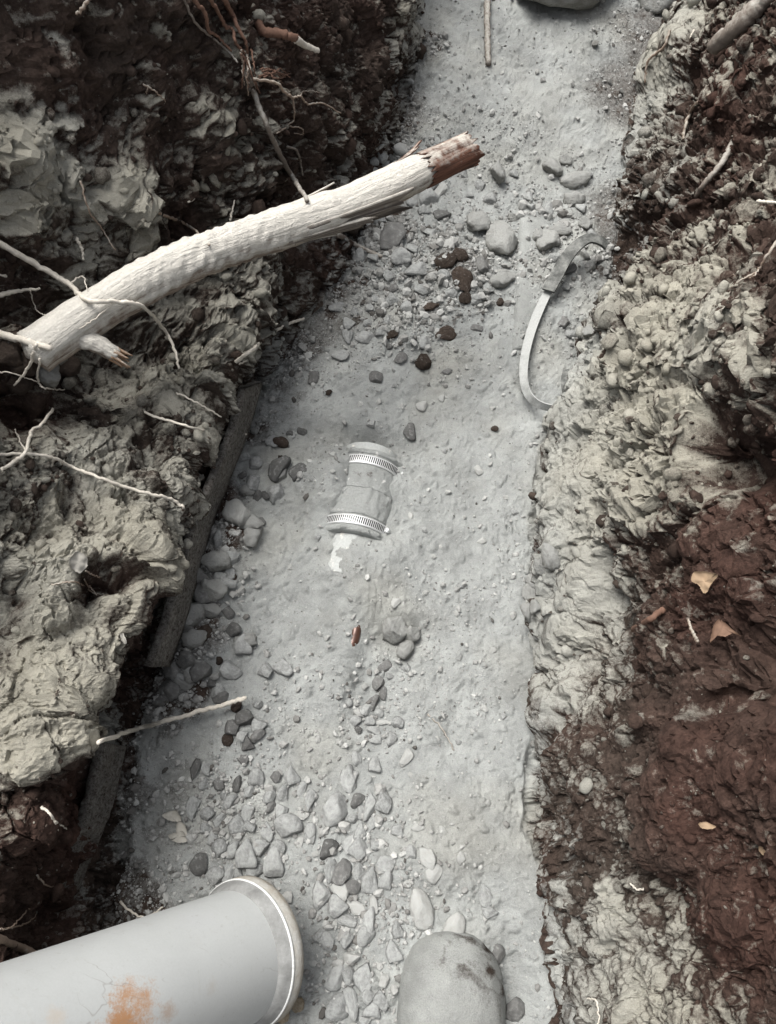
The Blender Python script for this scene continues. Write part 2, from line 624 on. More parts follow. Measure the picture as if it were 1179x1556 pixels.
# ------------------------------------------------------------------ displacement
N = normals(G).reshape(-1, 3)
if N[(NTt // 2) * NSs + (LFI + RFI) // 2, 2] < 0: N = -N
wall_w = 1 - floor_w
visible = (P[:, 1] > -.5) & (P[:, 1] < 3.0) & (np.abs(P[:, 0]) < 1.6)
warp = np.stack([fbm(P, 40, 71 + i, 2) for i in range(3)], 1) * .0045
Q = P + warp
def lump(f1, w=1.1): return np.sqrt(np.clip(1 - (f1 * w) ** 2, 0, 1))
f1a, f2a, ida, fa = worley(Q, (15, 15, 12), 3, True)
f1b, f2b, idb, fb_ = worley(Q, 38, 5, True)
f1c, f2c, idc, fc = worley(Q + warp * .3, 85, 9, True)
f1d, f2d, idd, fd = worley(P, 190, 12, True)
wallrough = .14 + .86 * roughv
d = bulge * 2.0
d = d + wall_w * (fbm(P, 5.5, 1, 4) * .050 + fbm(P, 22, 2, 3) * .014)
mixf = sstep(-.25, .35, fbm(P, 6, 15, 2))             # here rounded lumps, there broken faces
def clod(f1, idv, fv, amp):
    return (1 - mixf) * (lump(f1) - .55) * amp * (.2 + idv) + mixf * ((idv - .5) * .75 + fv * 1.0) * amp
d += wall_w * wallrough * (clod(f1a, ida, fa, .034) + clod(f1b, idb, fb_, .018) + clod(f1c, idc, fc, .0092))
d += wall_w * ((.25 + .75 * roughv) * clod(f1d, idd, fd, .0046) + fbm(P, 130, 21, 3) * .0042 + (.3 + .7 * roughv) * vnoise(P, 420, 22) * .0018)
d -= wall_w * roughv * ((1 - sstep(.0, .12, f2b - f1b)) * .005 + (1 - sstep(0, .10, f2a - f1a)) * .008)
# scrape marks running down the upper faces
d += wall_w * sstep(.45, .9, roughv) * fbm(P, (46, 46, 9), 24, 3) * .013
# cracks in the drier, smoother clay
cr = np.abs(fbm(Q, 19, 41, 3)); cr2 = np.abs(fbm(Q, 48, 43, 3))
d -= wall_w * (1 - sstep(.0, .055, cr)) * .010 + wall_w * (1 - sstep(.0, .06, cr2)) * .004
# floor: trodden dust with small grains and dips
gr_floor = sstep(.25, .8, roughv)
d += floor_w * (fbm(P, 4.5, 51, 3) * .016 + fbm(P, 17, 52, 3) * .0065 + fbm(P, 60, 53, 3) * .0022)
d += floor_w * (sstep(.72, .95, idd) * lump(f1d) * .0026 + sstep(.80, .97, idc) * lump(f1c, 1.4) * .006
                + fbm(P, 260, 54, 2) * .0007)
d += floor_w * gr_floor * ((lump(f1b) - .4) * .010 * idb + (lump(f1c) - .4) * .006 * idc + (lump(f1d) - .4) * .0025)
crf = np.abs(fbm(Q, 12, 61, 4))
d -= floor_w * (1 - sstep(0, .018, crf)) * sstep(.0, .3, fbm(P, 5, 66, 2)) * .004

# dips and heaps of the floor at their places: px, py, radius px (across, along), height m
HEAPS = [(560, 745, 75, 95, .017), (540, 870, 60, 50, .034), (535, 940, 45, 70, .026), (550, 676, 55, 18, -.045), (560, 640, 70, 22, .02),
         (520, 797, 45, 10, -.016), (503, 745, 32, 80, .048), (470, 700, 40, 60, .012), (605, 880, 40, 40, .012), (618, 935, 30, 16, .02), (612, 965, 45, 30, -.016),
         (555, 1010, 18, 60, -.012), (575, 1060, 35, 60, -.012), (400, 700, 60, 90, .015), (690, 1100, 10, 45, -.007),
         (375, 1110, 35, 40, .014), (740, 1230, 90, 130, .008), (350, 850, 45, 60, .03), (300, 1000, 40, 60, .02),
         (690, 400, 60, 60, .02), (620, 390, 70, 60, .015), (770, 1500, 26, 60, -.02), (850, 1380, 40, 80, .02),
         (560, 1300, 40, 60, -.008), (520, 1480, 60, 80, .006), (300, 1300, 60, 50, .006), (640, 250, 60, 60, .02),
         (690, 150, 40, 90, .03), (830, 40, 90, 60, .02), (885, 190, 40, 26, .022), (840, 440, 40, 50, .012)]
for px, py, ra, rb, h in HEAPS:
    c = W(px, py, 0)
    m = (c - Vector((0, 0, CAM_H))).length / 1179
    along = Vector((math.sin(YAW), math.cos(YAW), 0))
    dx, dy = P[:, 0] - c.x, P[:, 1] - c.y
    a = (dx * RIGHT.x + dy * RIGHT.y) / (ra * m)
    b = (dx * along.x + dy * along.y) / (rb * m * 1.15)
    q = a * a + b * b
    sel = (q < 8) & (P[:, 2] < .3)
    d[sel] += h * np.exp(-q[sel])
d = np.where(visible, d, d * .6)
PD = P + N * d[:, None]
GD = PD.reshape(NTt, NSs, 3)
bvh = bvh_of(GD, 3)

# settled dust per vertex
ND = normals(GD).reshape(-1, 3)
if ND[(NTt // 2) * NSs + (LFI + RFI) // 2, 2] < 0: ND = -ND
clod_off = (ida - .5) * .40 + (idb - .5) * .50 + (idc - .5) * .30
dust = dustv + wall_w * (clod_off * (.35 + .65 * roughv) + fbm(P, 30, 81, 4) * .35 + (ND[:, 2] - .38) * .55)
dust = dust - floor_w * gr_floor * sstep(.80, .93, idb) * .5
warm = np.clip(wall_w * (.25 + .6 * sstep(.0, .3, P[:, 2])) + fbm(P, 9, 85, 3) * .35 + .06, 0, 1)
attr = np.stack([np.clip(dust, 0, 1), np.clip(redv + fbm(P, 12, 86, 3) * .4, 0, 1), warm, np.ones(len(P))], 1).astype(np.float32)

idx = np.arange(NTt * NSs).reshape(NTt, NSs)
def strip(name, s0, s1):
    ii = idx[:, s0:s1 + 1]
    a, b = ii.shape
    loc = np.arange(a * b).reshape(a, b)
    q = np.stack([loc[:-1, :-1], loc[:-1, 1:], loc[1:, 1:], loc[1:, :-1]], -1).reshape(-1, 4)
    me = fast_mesh(name, PD[ii.ravel()], q, M['soil'], attr[ii.ravel()])
    o = link(bpy.data.objects.new(name, me))
    o['kind'] = 'structure'
    if 'bank' in name: me.polygons.foreach_set('use_smooth', np.zeros(len(q), bool))
    return o
strip('earth_bank_left', 0, LFI)
strip('trench_floor', LFI, RFI)
strip('earth_bank_right', RFI, NSs - 1)

def S(px, py, lift=0.0):
    loc, n, dep = cast(bvh, px, py)
    return loc + n * lift
def Sd(px, py): return cast(bvh, px, py)

# ------------------------------------------------------------------ tubes
def smooth_path(pts, n):
    A = np.array([tuple(p) for p in pts], float)
    if len(A) == 2: return A[0] + (A[1] - A[0]) * np.linspace(0, 1, n)[:, None]
    T = np.linspace(0, len(A) - 1, n)
    i = np.clip(np.floor(T).astype(int), 0, len(A) - 2)
    f = (T - i)[:, None]
    E = np.vstack([2 * A[0] - A[1], A, 2 * A[-1] - A[-2]])
    p0, p1, p2, p3 = E[i], E[i + 1], E[i + 2], E[i + 3]
    return .5 * (2 * p1 + (p2 - p0) * f + (2 * p0 - 5 * p1 + 4 * p2 - p3) * f * f + (3 * p1 - p0 - 3 * p2 + p3) * f ** 3)
def tube(path, rad, ns=7, wob=.12, seed=0, cap=True, rfun=None):
    path = np.asarray(path, float)
    n = len(path)
    r = np.random.default_rng(seed)
    tang = np.gradient(path, axis=0)
    tang /= np.maximum(np.linalg.norm(tang, axis=1, keepdims=True), 1e-9)
    ref = np.array([0.31, .2, .93])
    V = []
    for i in range(n):
        t = tang[i]
        u = ref - t * ref.dot(t)
        u /= np.linalg.norm(u)
        ref = u
        w = np.cross(t, u)
        for j in range(ns):
            a = 2 * math.pi * j / ns
            q = rad[i] * (1 + wob * r.normal())
            if rfun is not None: q = rad[i] * rfun(i / (n - 1), a)
            V.append(path[i] + (u * math.cos(a) + w * math.sin(a)) * q)
    F = [(i * ns + j, i * ns + (j + 1) % ns, (i + 1) * ns + (j + 1) % ns, (i + 1) * ns + j)
         for i in range(n - 1) for j in range(ns)]
    if cap:
        V.append(path[0] - tang[0] * rad[0] * .4); V.append(path[-1] + tang[-1] * rad[-1] * .4)
        F += [((j + 1) % ns, j, n * ns) for j in range(ns)]
        b = (n - 1) * ns
        F += [(b + j, b + (j + 1) % ns, n * ns + 1) for j in range(ns)]
    return V, F

def root_path(pts, lift, jit, seed):
    """pts: (px, py[, lift m]) laid over the real surface"""
    r = np.random.default_rng(seed)
    out = []
    for p in pts:
        l = p[2] if len(p) > 2 else lift
        loc, n, dep = Sd(p[0], p[1])
        hl = LIMB.ray_cast(Vector((0, 0, CAM_H)), ray(p[0], p[1]).normalized())[0]
        if hl is not None and hl.z > loc.z: loc = hl; l = min(l, .012)
        view = (Vector((0, 0, CAM_H)) - loc).normalized()
        out.append(loc + view * l)
    n = max(10, int(len(pts) * 8))
    A = smooth_path(out, n)
    k = r.normal(size=A.shape) * jit
    k[0] = 0
    return A + k, out
def root(name, label, pts, w0, w1, mat, lift=.008, jit=.0006, seed=1, branches=(), group=None, cat='root'):
    A, out = root_path(pts, lift, jit, seed)
    dep = np.array([(Vector(a) - Vector((0, 0, CAM_H))).dot(Vector((0, CT, -ST))) for a in A])
    rad = np.linspace(w0, w1, len(A)) * .5 * dep / 1179
    V, F = tube(A, rad, 8, .10, seed)
    o = obj(name, V, F, mat)
    tag(o, label, cat, group)
    for bi, (bp, b0, b1) in enumerate(branches):
        B, _ = root_path(bp, lift, jit, seed + 50 + bi)
        db = np.array([(Vector(a) - Vector((0, 0, CAM_H))).dot(Vector((0, CT, -ST))) for a in B])
        V, F = tube(B, np.linspace(b0, b1, len(B)) * .5 * db / 1179, 6, .10, seed + bi)
        obj('rootlet', V, F, mat, o)
    return o

# ------------------------------------------------------------------ stones
def stone_mesh(name, seed, mat, cuts, rough, sub=3):
    r = random.Random(seed)
    bv = bmesh.new()
    bmesh.ops.create_icosphere(bv, subdivisions=sub, radius=1)
    planes = []
    for i in range(cuts):
        v = Vector((r.gauss(0, 1), r.gauss(0, 1), r.gauss(0, 1))).normalized()
        planes.append((v, r.uniform(.48, .86)))
    co = np.array([tuple(v.co) for v in bv.verts], np.float32)
    for nn, dd in planes:
        e = np.maximum(co @ np.array(tuple(nn), np.float32) - dd, 0)
        co -= e[:, None] * np.array(tuple(nn), np.float32) * .97
    k = fbm(co, 1.3, seed, 3) * rough * 1.6 + fbm(co, 4.5, seed + 5, 3) * rough
    if rough > .07:
        f1, f2, idw = worley(co, 2.2, seed + 9)
        k += (lump(f1) - .5) * rough * 1.6 * (.3 + idw)
    co *= (1 + k)[:, None]
    co /= np.abs(co).max(0)
    for v, p in zip(bv.verts, co): v.co = p
    me = bpy.data.meshes.new(name)
    bv.to_mesh(me)
    bv.free()
    me.materials.append(mat)
    me.polygons.foreach_set('use_smooth', np.ones(len(me.polygons), bool))
    return me
SM = {}
for key, cuts, rough in (('stone', 11, .05), ('stone_dark', 10, .07), ('stone_pale', 11, .05), ('stone_tan', 8, .09), ('stone_brown', 7, .13), ('dust_clod', 5, .17)):
    SM[key] = [stone_mesh(key, 100 + i * 7 + len(key), M[key], cuts, rough) for i in range(12)]
TONE = {'stone_tan': 'tan', 'stone': 'grey', 'stone_dark': 'dark grey', 'stone_pale': 'pale grey', 'stone_brown': 'dark brown', 'dust_clod': 'dust-coated'}
def look(key, w, h, name):
    a = max(w, h) / min(w, h)
    size = 'tiny' if w * h < 190 else 'small' if w * h < 420 else 'medium' if w * h < 900 else 'large'
    shape = 'long ' if a > 1.7 else 'oblong ' if a > 1.3 else 'squat '
    return '%s %s%s %s' % (size, shape, TONE[key], name)
def stone(px, py, w, h, ang, key, label, cat, group, sink=.30, name='stone', flat=.62):
    loc, n, dep = Sd(px, py)
    m = dep / 1179
    me = random.choice(SM[key])
    o = bpy.data.objects.new(name, me)
    sx, sy = w * m / 2 * 1.12, h * m / 2 * 1.12 / .93
    sz = min(sx, sy) * flat * random.uniform(.85, 1.15)
    o.scale = (sx, sy, sz)
    nn = (n * .6 + Vector((0, 0, 1)) * .4).normalized()
    q = nn.to_track_quat('Z', 'Y')
    e = Vector((0, 0, 1)).rotation_difference(nn)
    o.rotation_mode = 'QUATERNION'
    o.rotation_quaternion = e @ Euler((random.uniform(-.2, .2), random.uniform(-.2, .2), -math.radians(ang))).to_quaternion()
    o.location = loc + nn * sz * (1 - 2 * sink)
    tag(o, label, cat, group)
    link(o)
    return o

def fib_of(n, ns, length, extra=2, rep=1.0):
    """fibre coordinates of a tube: round the stem, and along it"""
    out = []
    for i in range(n):
        for j in range(ns):
            a = 2 * math.pi * j / ns
            out.append((math.cos(a) * rep, math.sin(a) * rep, i / (n - 1) * length))
    out += [(0, 0, 0), (0, 0, length)][:extra]
    return out

# ------------------------------------------------------------------ thick broken root across the trench
def wood_material(name, pale, dark, dustc, dust, streak=(6, 6, 9), bumpd=.004, red=None):
    s = NT(name)
    at = s.n('ShaderNodeAttribute', attribute_name='fib')
    mp = s.n('ShaderNodeMapping')
    mp.inputs['Scale'].default_value = streak
    s.l(at.outputs['Vector'], mp.inputs[0])
    n1 = s.noise(1.0, 7, .68, mp.outputs[0], .5)
    n2 = s.noise(55, 5, .65)
    n3 = s.noise(260, 3, .7)
    col = s.mix(s.rng(n1, .40, .62), dark, pale)
    if red is not None:
        sp = s.n('ShaderNodeSeparateXYZ')
        s.l(at.outputs['Vector'], sp.inputs[0])
        f = s.math('ADD', sp.outputs[2], s.math('MULTIPLY', s.math('SUBTRACT', n2, .5), .35))
        f = s.rng(f, red[1], red[2])
        col = s.mix(f, col, s.mix(s.rng(n2, .4, .6), red[0], tuple(c * .35 for c in red[0])))
    geo = s.n('ShaderNodeNewGeometry')
    sz = s.n('ShaderNodeSeparateXYZ')
    s.l(geo.outputs['Normal'], sz.inputs[0])
    f = s.math('ADD', s.math('MULTIPLY', sz.outputs[2], .75), s.math('MULTIPLY', s.math('SUBTRACT', n2, .5), 1.5))
    f = s.math('ADD', f, s.math('MULTIPLY', s.math('SUBTRACT', n1, .5), 1.2))
    f = s.rng(s.math('ADD', f, dust - .5), .05, .55)
    if red is not None:
        f = s.math('MULTIPLY', f, s.rng(sp.outputs[2], red[1] - .03, red[1] + .06, 1, .35))
    dc = s.gain(s.mix(1.0, dustc, dustc), n3, .86, 1.1)
    col = s.mix(f, col, dc)
    h = s.math('ADD', n1, s.math('MULTIPLY', n2, .7))
    return s.out(col, .92, .18, s.bump(s.math('ADD', h, s.math('MULTIPLY', n3, .25)), bumpd, .9))
M['limb'] = wood_material('dusty_bark', (.50, .44, .37), (.19, .14, .11), (.64, .615, .56), .84, (3.2, 3.2, 7), .009,
                          red=((.20, .085, .055), .93, 1.02))
M['bark_red'] = wood_material('bare_red_bark', (.22, .105, .07), (.06, .035, .028), (.5, .47, .42), .12, (3, 3, 6), .004)
M['bark_grey'] = wood_material('peeling_grey_bark', (.34, .30, .26), (.10, .085, .075), (.52, .5, .45), .32, (8, 8, 3), .004)
M['split_wood'] = wood_material('split_wood', (.58, .40, .26), (.30, .16, .09), (.5, .47, .42), .25, (10, 10, 3), .003)

A0, A1 = S(66, 528), W(694, 243, .34)
A0 = A0 - (A1 - A0).normalized() * .015
lim = empty('broken_root', A0)
tag(lim, 'thick dusty root with peeling bark and a snapped red-brown end reaching over the trench', 'root')
def limb_pt(t):
    p = A0.lerp(A1, t)
    p = p + Vector((0, .012, .006)) * math.sin(t * 7.0) + Vector((0, 0, 1)) * (.03 * math.sin(math.pi * t))
    return p
LN, LS = 190, 44
path = [tuple(limb_pt(i / (LN - 1))) for i in range(LN)]
def nz(x, seed):
    return math.sin(x * 1.7 + seed) * .5 + math.sin(x * 4.1 + seed * 2.3) * .3 + math.sin(x * 9.7 + seed * 1.7) * .2
def limb_r(t, a):
    q = 1 + .05 * nz(t * 14, 1.3) + .035 * math.sin(3 * a + t * 5) + .03 * nz(a * 2 + t * 11, 4)
    crust = max(0, 1 - abs(t - .36) / .22)
    q += crust * (.075 * math.sin(t * 150 + 2 * a + 3 * math.sin(t * 31)) * math.sin(a * 5 + t * 37) + .05 * math.sin(t * 263 + a * 9 + 2 * math.sin(a * 3)))
    q += .035 * abs(math.sin(9 * a + 5 * t + 2 * math.sin(t * 17))) * (1 - crust)
    if t > .88: q *= 1 - .16 * min(1, (t - .88) / .03)
    if t > .60 and t < .66: q += .05 * math.sin((t - .6) / .06 * math.pi)
    return q
lr = [.0300 - .0008 * i / (LN - 1) for i in range(LN)]
V, F = tube(path, lr, LS, 0, 1, True, limb_r)
obj('stem', V, F, M['limb'], lim, fib=fib_of(LN, LS, 1.0))
LIMB = BVHTree.FromPolygons([tuple(v) for v in V], F)
# snapped, hollow end: a ragged sleeve of bark round a dark core
def ragged_sleeve(t0, t1, n, ns, k, seed, a0=0.0, a1=2 * math.pi, thick=.0035, rag=.035, lift=0.0):
    r = np.random.default_rng(seed)
    ax = (limb_pt(1) - limb_pt(.8)).normalized()
    u = ax.orthogonal().normalized()
    w = ax.cross(u)
    e = [r.uniform(-1, 1) for _ in range(ns + 1)]
    e2 = [r.uniform(-1, 1) for _ in range(ns + 1)]
    full = a1 - a0 > 6.2
    if full: e[-1], e2[-1] = e[0], e2[0]
    Vo, Vi, fib = [], [], []
    for i in range(n + 1):
        for j in range(ns + 1):
            a = a0 + (a1 - a0) * j / ns
            te = t1 + rag * e[j]
            tb = t0 + rag * e2[j]
            t = tb + (te - tb) * i / n
            rr = .0285 * k * (1 + .03 * math.sin(a * 4 + t * 30)) + lift * (i / n) ** 2 * (.6 + .4 * e[j])
            c = limb_pt(t)
            dirv = u * math.cos(a) + w * math.sin(a)
            Vo.append(c + dirv * rr); Vi.append(c + dirv * (rr - thick))
            fib.append((math.cos(a), math.sin(a), t))
    q = lambda i, j: i * (ns + 1) + j
    m = len(Vo)
    F = []
    for i in range(n):
        for j in range(ns):
            F.append((q(i, j), q(i, j + 1), q(i + 1, j + 1), q(i + 1, j)))
            F.append((m + q(i, j + 1), m + q(i, j), m + q(i + 1, j), m + q(i + 1, j + 1)))
    for j in range(ns):
        F.append((q(n, j), q(n, j + 1), m + q(n, j + 1), m + q(n, j)))
        F.append((q(0, j + 1), q(0, j), m + q(0, j), m + q(0, j + 1)))
    if not full:
        for i in range(n):
            F.append((q(i, 0), q(i + 1, 0), m + q(i + 1, 0), m + q(i, 0)))
            F.append((q(i + 1, ns), q(i, ns), m + q(i, ns), m + q(i + 1, ns)))
    return Vo + Vi, F, fib + fib
V, F, fb = ragged_sleeve(.895, 1.035, 14, 40, 1.045, 3, rag=.020)
o = obj('broken_end', V, F, M['bark_red'], lim, fib=fb)
o['label'] = 'snapped hollow red-brown end of the thick root'
for (t0, t1, a0, a1, kk, lf_, sd, mt) in ((.55, .80, 2.0, 2.9, 1.06, .020, 5, 'bark_grey'), (.50, .70, 2.5, 3.1, 1.10, .014, 8, 'bark_grey'),
                                     (.83, .905, 5.6, 6.6, 1.10, .016, 9, 'bark_red'), (.52, .66, 4.6, 5.6, 1.16, .010, 11, 'limb'),
                                     (.55, .665, 5.5, 6.4, 1.13, .008, 12, 'limb'), (.56, .64, 3.6, 4.5, 1.12, .010, 15, 'limb')):
    V, F, fb = ragged_sleeve(t0, t1, 16, 9, kk, sd, a0, a1, .0025, .022, lf_)
    obj('bark_strip', V, F, M[mt], lim, fib=fb)
# the broken side stub near the wall
def at_depth(px, py, D): return Vector((0, 0, CAM_H)) + ray(px, py) * D
DL = (limb_pt(.12) - Vector((0, 0, CAM_H))).dot(Vector((0, CT, -ST)))
sp = [at_depth(96, 498, DL), at_depth(120, 512, DL - .01), at_depth(150, 524, DL - .005), at_depth(178, 540, DL + .005)]
n = 30
SPp = smooth_path(sp, n)
V, F = tube(SPp, np.linspace(.017, .0105, n), 16, 0, 2, True, lambda t, a: 1 + .08 * math.sin(5 * a + t * 9) + .05 * math.sin(t * 31 + a * 3))
obj('stub', V, F, M['limb'], lim, fib=fib_of(n, 16, .5))
tipd = Vector(SPp[-1] - SPp[-4]).normalized()
for i in range(7):
    a = i * .9
    side = tipd.orthogonal().normalized()
    side.rotate(Matrix.Rotation(a, 3, tipd))
    p0 = Vector(SPp[-3]) + side * .008
    pts = smooth_path([p0, p0 + tipd * .010 + side * .001, p0 + tipd * random.uniform(.018, .034) + side * .003], 7)
    V, F = tube(pts, np.linspace(.0045, .0008, 7), 5, .1, i)
    obj('splinter', V, F, M['split_wood'], lim, fib=fib_of(7, 5, .3))

# ------------------------------------------------------------------ white pipe leaning on the bank
def lathe(prof, org, ax, ns=72, u=None, a0=0.0, a1=2 * math.pi, closed=False):
    ax = ax.normalized()
    u = (u if u is not None else ax.orthogonal())
    u = (u - ax * u.dot(ax)).normalized()
    w = ax.cross(u)
    full = a1 - a0 > 6.28
    m = ns if full else ns + 1
    V, F = [], []
    for (r, t) in prof:
        for j in range(m):
            a = a0 + (a1 - a0) * j / ns
            V.append(org + ax * t + (u * math.cos(a) + w * math.sin(a)) * r)
    k = len(prof)
    for i in range(k if closed else k - 1):
        for j in range(ns):
            j2 = (j + 1) % m if full else j + 1
            i2 = (i + 1) % k
            F.append((i * m + j, i * m + j2, i2 * m + j2, i2 * m + j))
    return V, F
RC = W(381, 1443, .073)
hdir = Vector((-.93, -.36, 0)).normalized()
AX = (Vector((0, 0, 1)) * math.cos(math.radians(38)) + hdir * math.sin(math.radians(38))).normalized()
def pipe_hit(px, py, r):
    d = ray(px, py); o_ = Vector((0, 0, CAM_H)) - RC
    dd, oo = d - AX * d.dot(AX), o_ - AX * o_.dot(AX)
    a, b, c = dd.dot(dd), 2 * dd.dot(oo), oo.dot(oo) - r * r
    t = (-b - math.sqrt(max(0, b * b - 4 * a * c))) / (2 * a)
    return o_ + d * t
def pipe_material():
    s = NT('white_plastic_with_mud')
    n1, n2, n3 = s.noise(7, 5), s.noise(45, 6, .7), s.noise(420, 3)
    col = s.gain(s.mix(1.0, (.455, .47, .465), (.455, .47, .465)), n1, .93, 1.06)
    col = s.gain(col, n3, .97, 1.03)
    # faint scuffs
    sc = s.noise(1.0, 5, .7, s.mapping((60, 14, 60)), 1.2)
    col = s.mix(s.rng(sc, .66, .76, 0, .45), col, (.25, .25, .245))
    for (px, py, rad, c, k) in ((205, 1530, .030, (.42, .22, .10), .85), (190, 1552, .026, (.40, .21, .10), .85), (85, 1545, .014, (.5, .4, .3), .35),
                                (322, 1500, .010, (.40, .37, .33), .4), (255, 1540, .012, (.35, .25, .18), .6), (300, 1395, .03, (.45, .46, .47), .3)):
        p = pipe_hit(px, py, .0825)
        vm = s.n('ShaderNodeVectorMath', operation='DISTANCE')
        s.l(s.tc.outputs['Object'], vm.inputs[0])
        vm.inputs[1].default_value = tuple(p)
        dist = s.math('ADD', vm.outputs['Value'], s.math('MULTIPLY', s.math('SUBTRACT', n2, .5), rad * 2.6))
        dist = s.math('ADD', dist, s.math('MULTIPLY', s.math('SUBTRACT', n3, .5), rad * 1.0))
        f = s.rng(dist, rad * .25, rad * 1.05, k, 0)
        col = s.mix(f, col, c)
    col = s.mix(s.rng(s.noise(130, 5, .75), .60, .72, 0, .5), col, (.33, .325, .31))
    col = s.mix(s.rng(s.noise(1.0, 6, .75, s.mapping((9, 9, 34)), 2.0), .58, .75, 0, .45), col, (.38, .37, .345))
    nl = s.noise(1.0, 3, .5, s.mapping((5, 16, 12)), .6)
    ln = s.rng(s.math('ABSOLUTE', s.math('SUBTRACT', nl, .5)), .0, .007, .55, 0)
    ln = s.math('MULTIPLY', ln, s.rng(n1, .5, .6))
    col = s.mix(ln, col, (.22, .20, .18))
    return s.out(col, s.rng(n2, .3, .7, .42, .75), .35, s.bump(n2, .0006, .6))
pe = empty('plastic_pipe', RC)
tag(pe, 'fat white plastic pipe with orange mud stain leaning out of the trench', 'pipe')
uu = Vector((0, 0, 1))
V, F = lathe([(.0825, .030), (.0825, .05), (.0825, .1), (.0825, .2), (.0825, .5), (.0825, 1.30), (.075, 1.30), (.075, .03)], RC, AX, 96)
obj('barrel', V, F, pipe_material(), pe)
mcol = dusty('dusty_socket', (.17, .172, .168), (.29, .295, .29), amount=.4, scale=40, rough=.8, vary=.12, bumpd=.001)
V, F = lathe([(.0822, .034), (.0862, .031), (.0900, .022), (.0925, .018)], RC, AX, 96)
obj('collar', V, F, mcol, pe)
V, F = lathe([(.0925, .018), (.0938, .0172), (.0942, .0158), (.0936, .0142), (.0926, .0138)], RC, AX, 96)
obj('worn_edge', V, F, plain('worn_white_edge', (.62, .63, .62), .5, .4, scale=300, vary=.25), pe)
V, F = lathe([(.0926, .0138), (.0938, .010), (.0944, .004), (.0940, -.003), (.0915, -.005), (.078, -.005), (.076, .03)], RC, AX, 96)
obj('rim', V, F, dusty('muddy_rim', (.36, .33, .28), (.42, .42, .40), amount=.55, scale=50, vary=.2), pe)

# ------------------------------------------------------------------ dust-covered pipe end at the near floor
bp0 = W(684, 1512, .0)
V, F = [], []
nx, na, R_ = 46, 56, .076
r2 = np.random.default_rng(5)
bdir = Vector((-.05, -1, 0)).normalized()
bside = bdir.cross(Vector((0, 0, 1)))
pts = []
for i in range(nx):
    if i < 18:
        th = (i / 17) * math.pi / 2
        rr, tt = R_ * math.sin(th) ** .85, -R_ * 1.05 * math.cos(th)
    else:
        rr, tt = R_, (i - 17) * .022
    rr = max(rr, .002)
    for j in range(na):
        a = 2 * math.pi * j / na
        pts.append(tuple(bp0 + bdir * tt + (bside * math.cos(a) + Vector((0, 0, 1)) * math.sin(a)) * rr))
pts = np.array(pts, np.float32)
cen = np.repeat(np.array([tuple(bp0 + bdir * max(0, (i - 17) * .022)) for i in range(nx)]), na, 0)
nd = pts - cen
nd /= np.maximum(np.linalg.norm(nd, axis=1, keepdims=True), 1e-6)
side_w = sstep(.15, .7, (nd @ np.array(tuple(bside))) * (-1 if bside.x < 0 else 1))
fl = worley(pts, 60, 77)
pts = pts + nd * ((fbm(pts, 25, 91, 4) * .004 + fbm(pts, 90, 92, 3) * .0015) + side_w * ((lump(fl[0]) - .5) * .006 * fl[2]))[:, None]
F = [(i * na + j, i * na + (j + 1) % na, (i + 1) * na + (j + 1) % na, (i + 1) * na + j) for i in range(nx - 1) for j in range(na)]
o = obj('buried_pipe', pts, F, M['soil'], origin=bp0)
bare = .97 - .55 * sstep(.1, .4, fbm(pts, 34, 96, 3)) * sstep(-.2, .5, nd @ np.array([.6, .6, 0])) - .35 * side_w * sstep(.4, .8, fl[2])
a = o.data.attributes.new('soil', 'FLOAT_COLOR', 'POINT')
a.data.foreach_set('color', np.stack([bare, 0 * bare, 0 * bare + .08, 0 * bare + 1], 1).astype(np.float32).ravel())
tag(o, 'rounded pipe end caked in grey dust, half buried in the gravelly trench floor', 'pipe')

# ------------------------------------------------------------------ flexible coupling with two hose clamps on the buried pipe
c0, c1 = W(533, 806, .055), W(559, 680, .055)
CA = (c1 - c0).normalized()
CO = c0.copy(); CO.z = -.014
L = (c1 - c0).length
ce = empty('pipe_coupling', CO)
tag(ce, 'dust-coated flexible pipe coupling with two shiny slotted hose clamps sunk in the floor', 'coupling')
rs = .067
prof = [(rs * .86, .0), (rs * 1.02, .002), (rs * 1.05, .010), (rs, .014), (rs, .036), (rs * 1.02, .040), (rs * 1.02, L * .5),
        (rs * 1.035, L * .52), (rs * 1.02, L * .56), (rs * 1.02, L - .042), (rs, L - .038), (rs, L - .014), (rs * 1.05, L - .010), (rs * 1.02, L - .002), (rs * .86, L)]
pz = smooth_path([Vector((r, t, 0)) for r, t in prof], 70)
V, F = lathe([(p[0], p[1]) for p in pz], CO, CA, 140, Vector((0, 0, 1)))
V = np.array([tuple(v) for v in V], np.float32)
_n = V - (np.array(tuple(CO)) + np.outer((V - np.array(tuple(CO))) @ np.array(tuple(CA)), np.array(tuple(CA))))
_n /= np.linalg.norm(_n, axis=1, keepdims=True)
_t = (V - np.array(tuple(CO))) @ np.array(tuple(CA))
_fl = worley(V.astype(np.float32), 95, 321)
_free = sstep(.003, .007, np.minimum(np.abs(_t - .023), np.abs(_t - (L - .025))) - .0095)
V = V + _n * ((fbm(V, 60, 320, 3) * .003 + sstep(.5, .9, _fl[2]) * lump(_fl[0]) * .004) * _free - .0004)[:, None]
ms = NT('dusty_rubber_sleeve')
n1, n2 = ms.noise(38, 5, .7), ms.noise(300, 3)
cc = ms.gain(ms.mix(1.0, DUST, DUST), n2, .85, 1.12)
cc = ms.mix(ms.rng(n1, .60, .72, 0, .85), cc, (.09, .07, .06))
n4 = ms.noise(30, 4, .6, ms.mapping((1, 1, 1)))
cc = ms.mix(ms.rng(n4, .62, .68, 0, .9), cc, (.74, .74, .72))
ms.out(cc, .9, .2, ms.bump(ms.math('ADD', ms.noise(160, 4, .75), ms.noise(560, 3, .8)), .0035, 1.0))
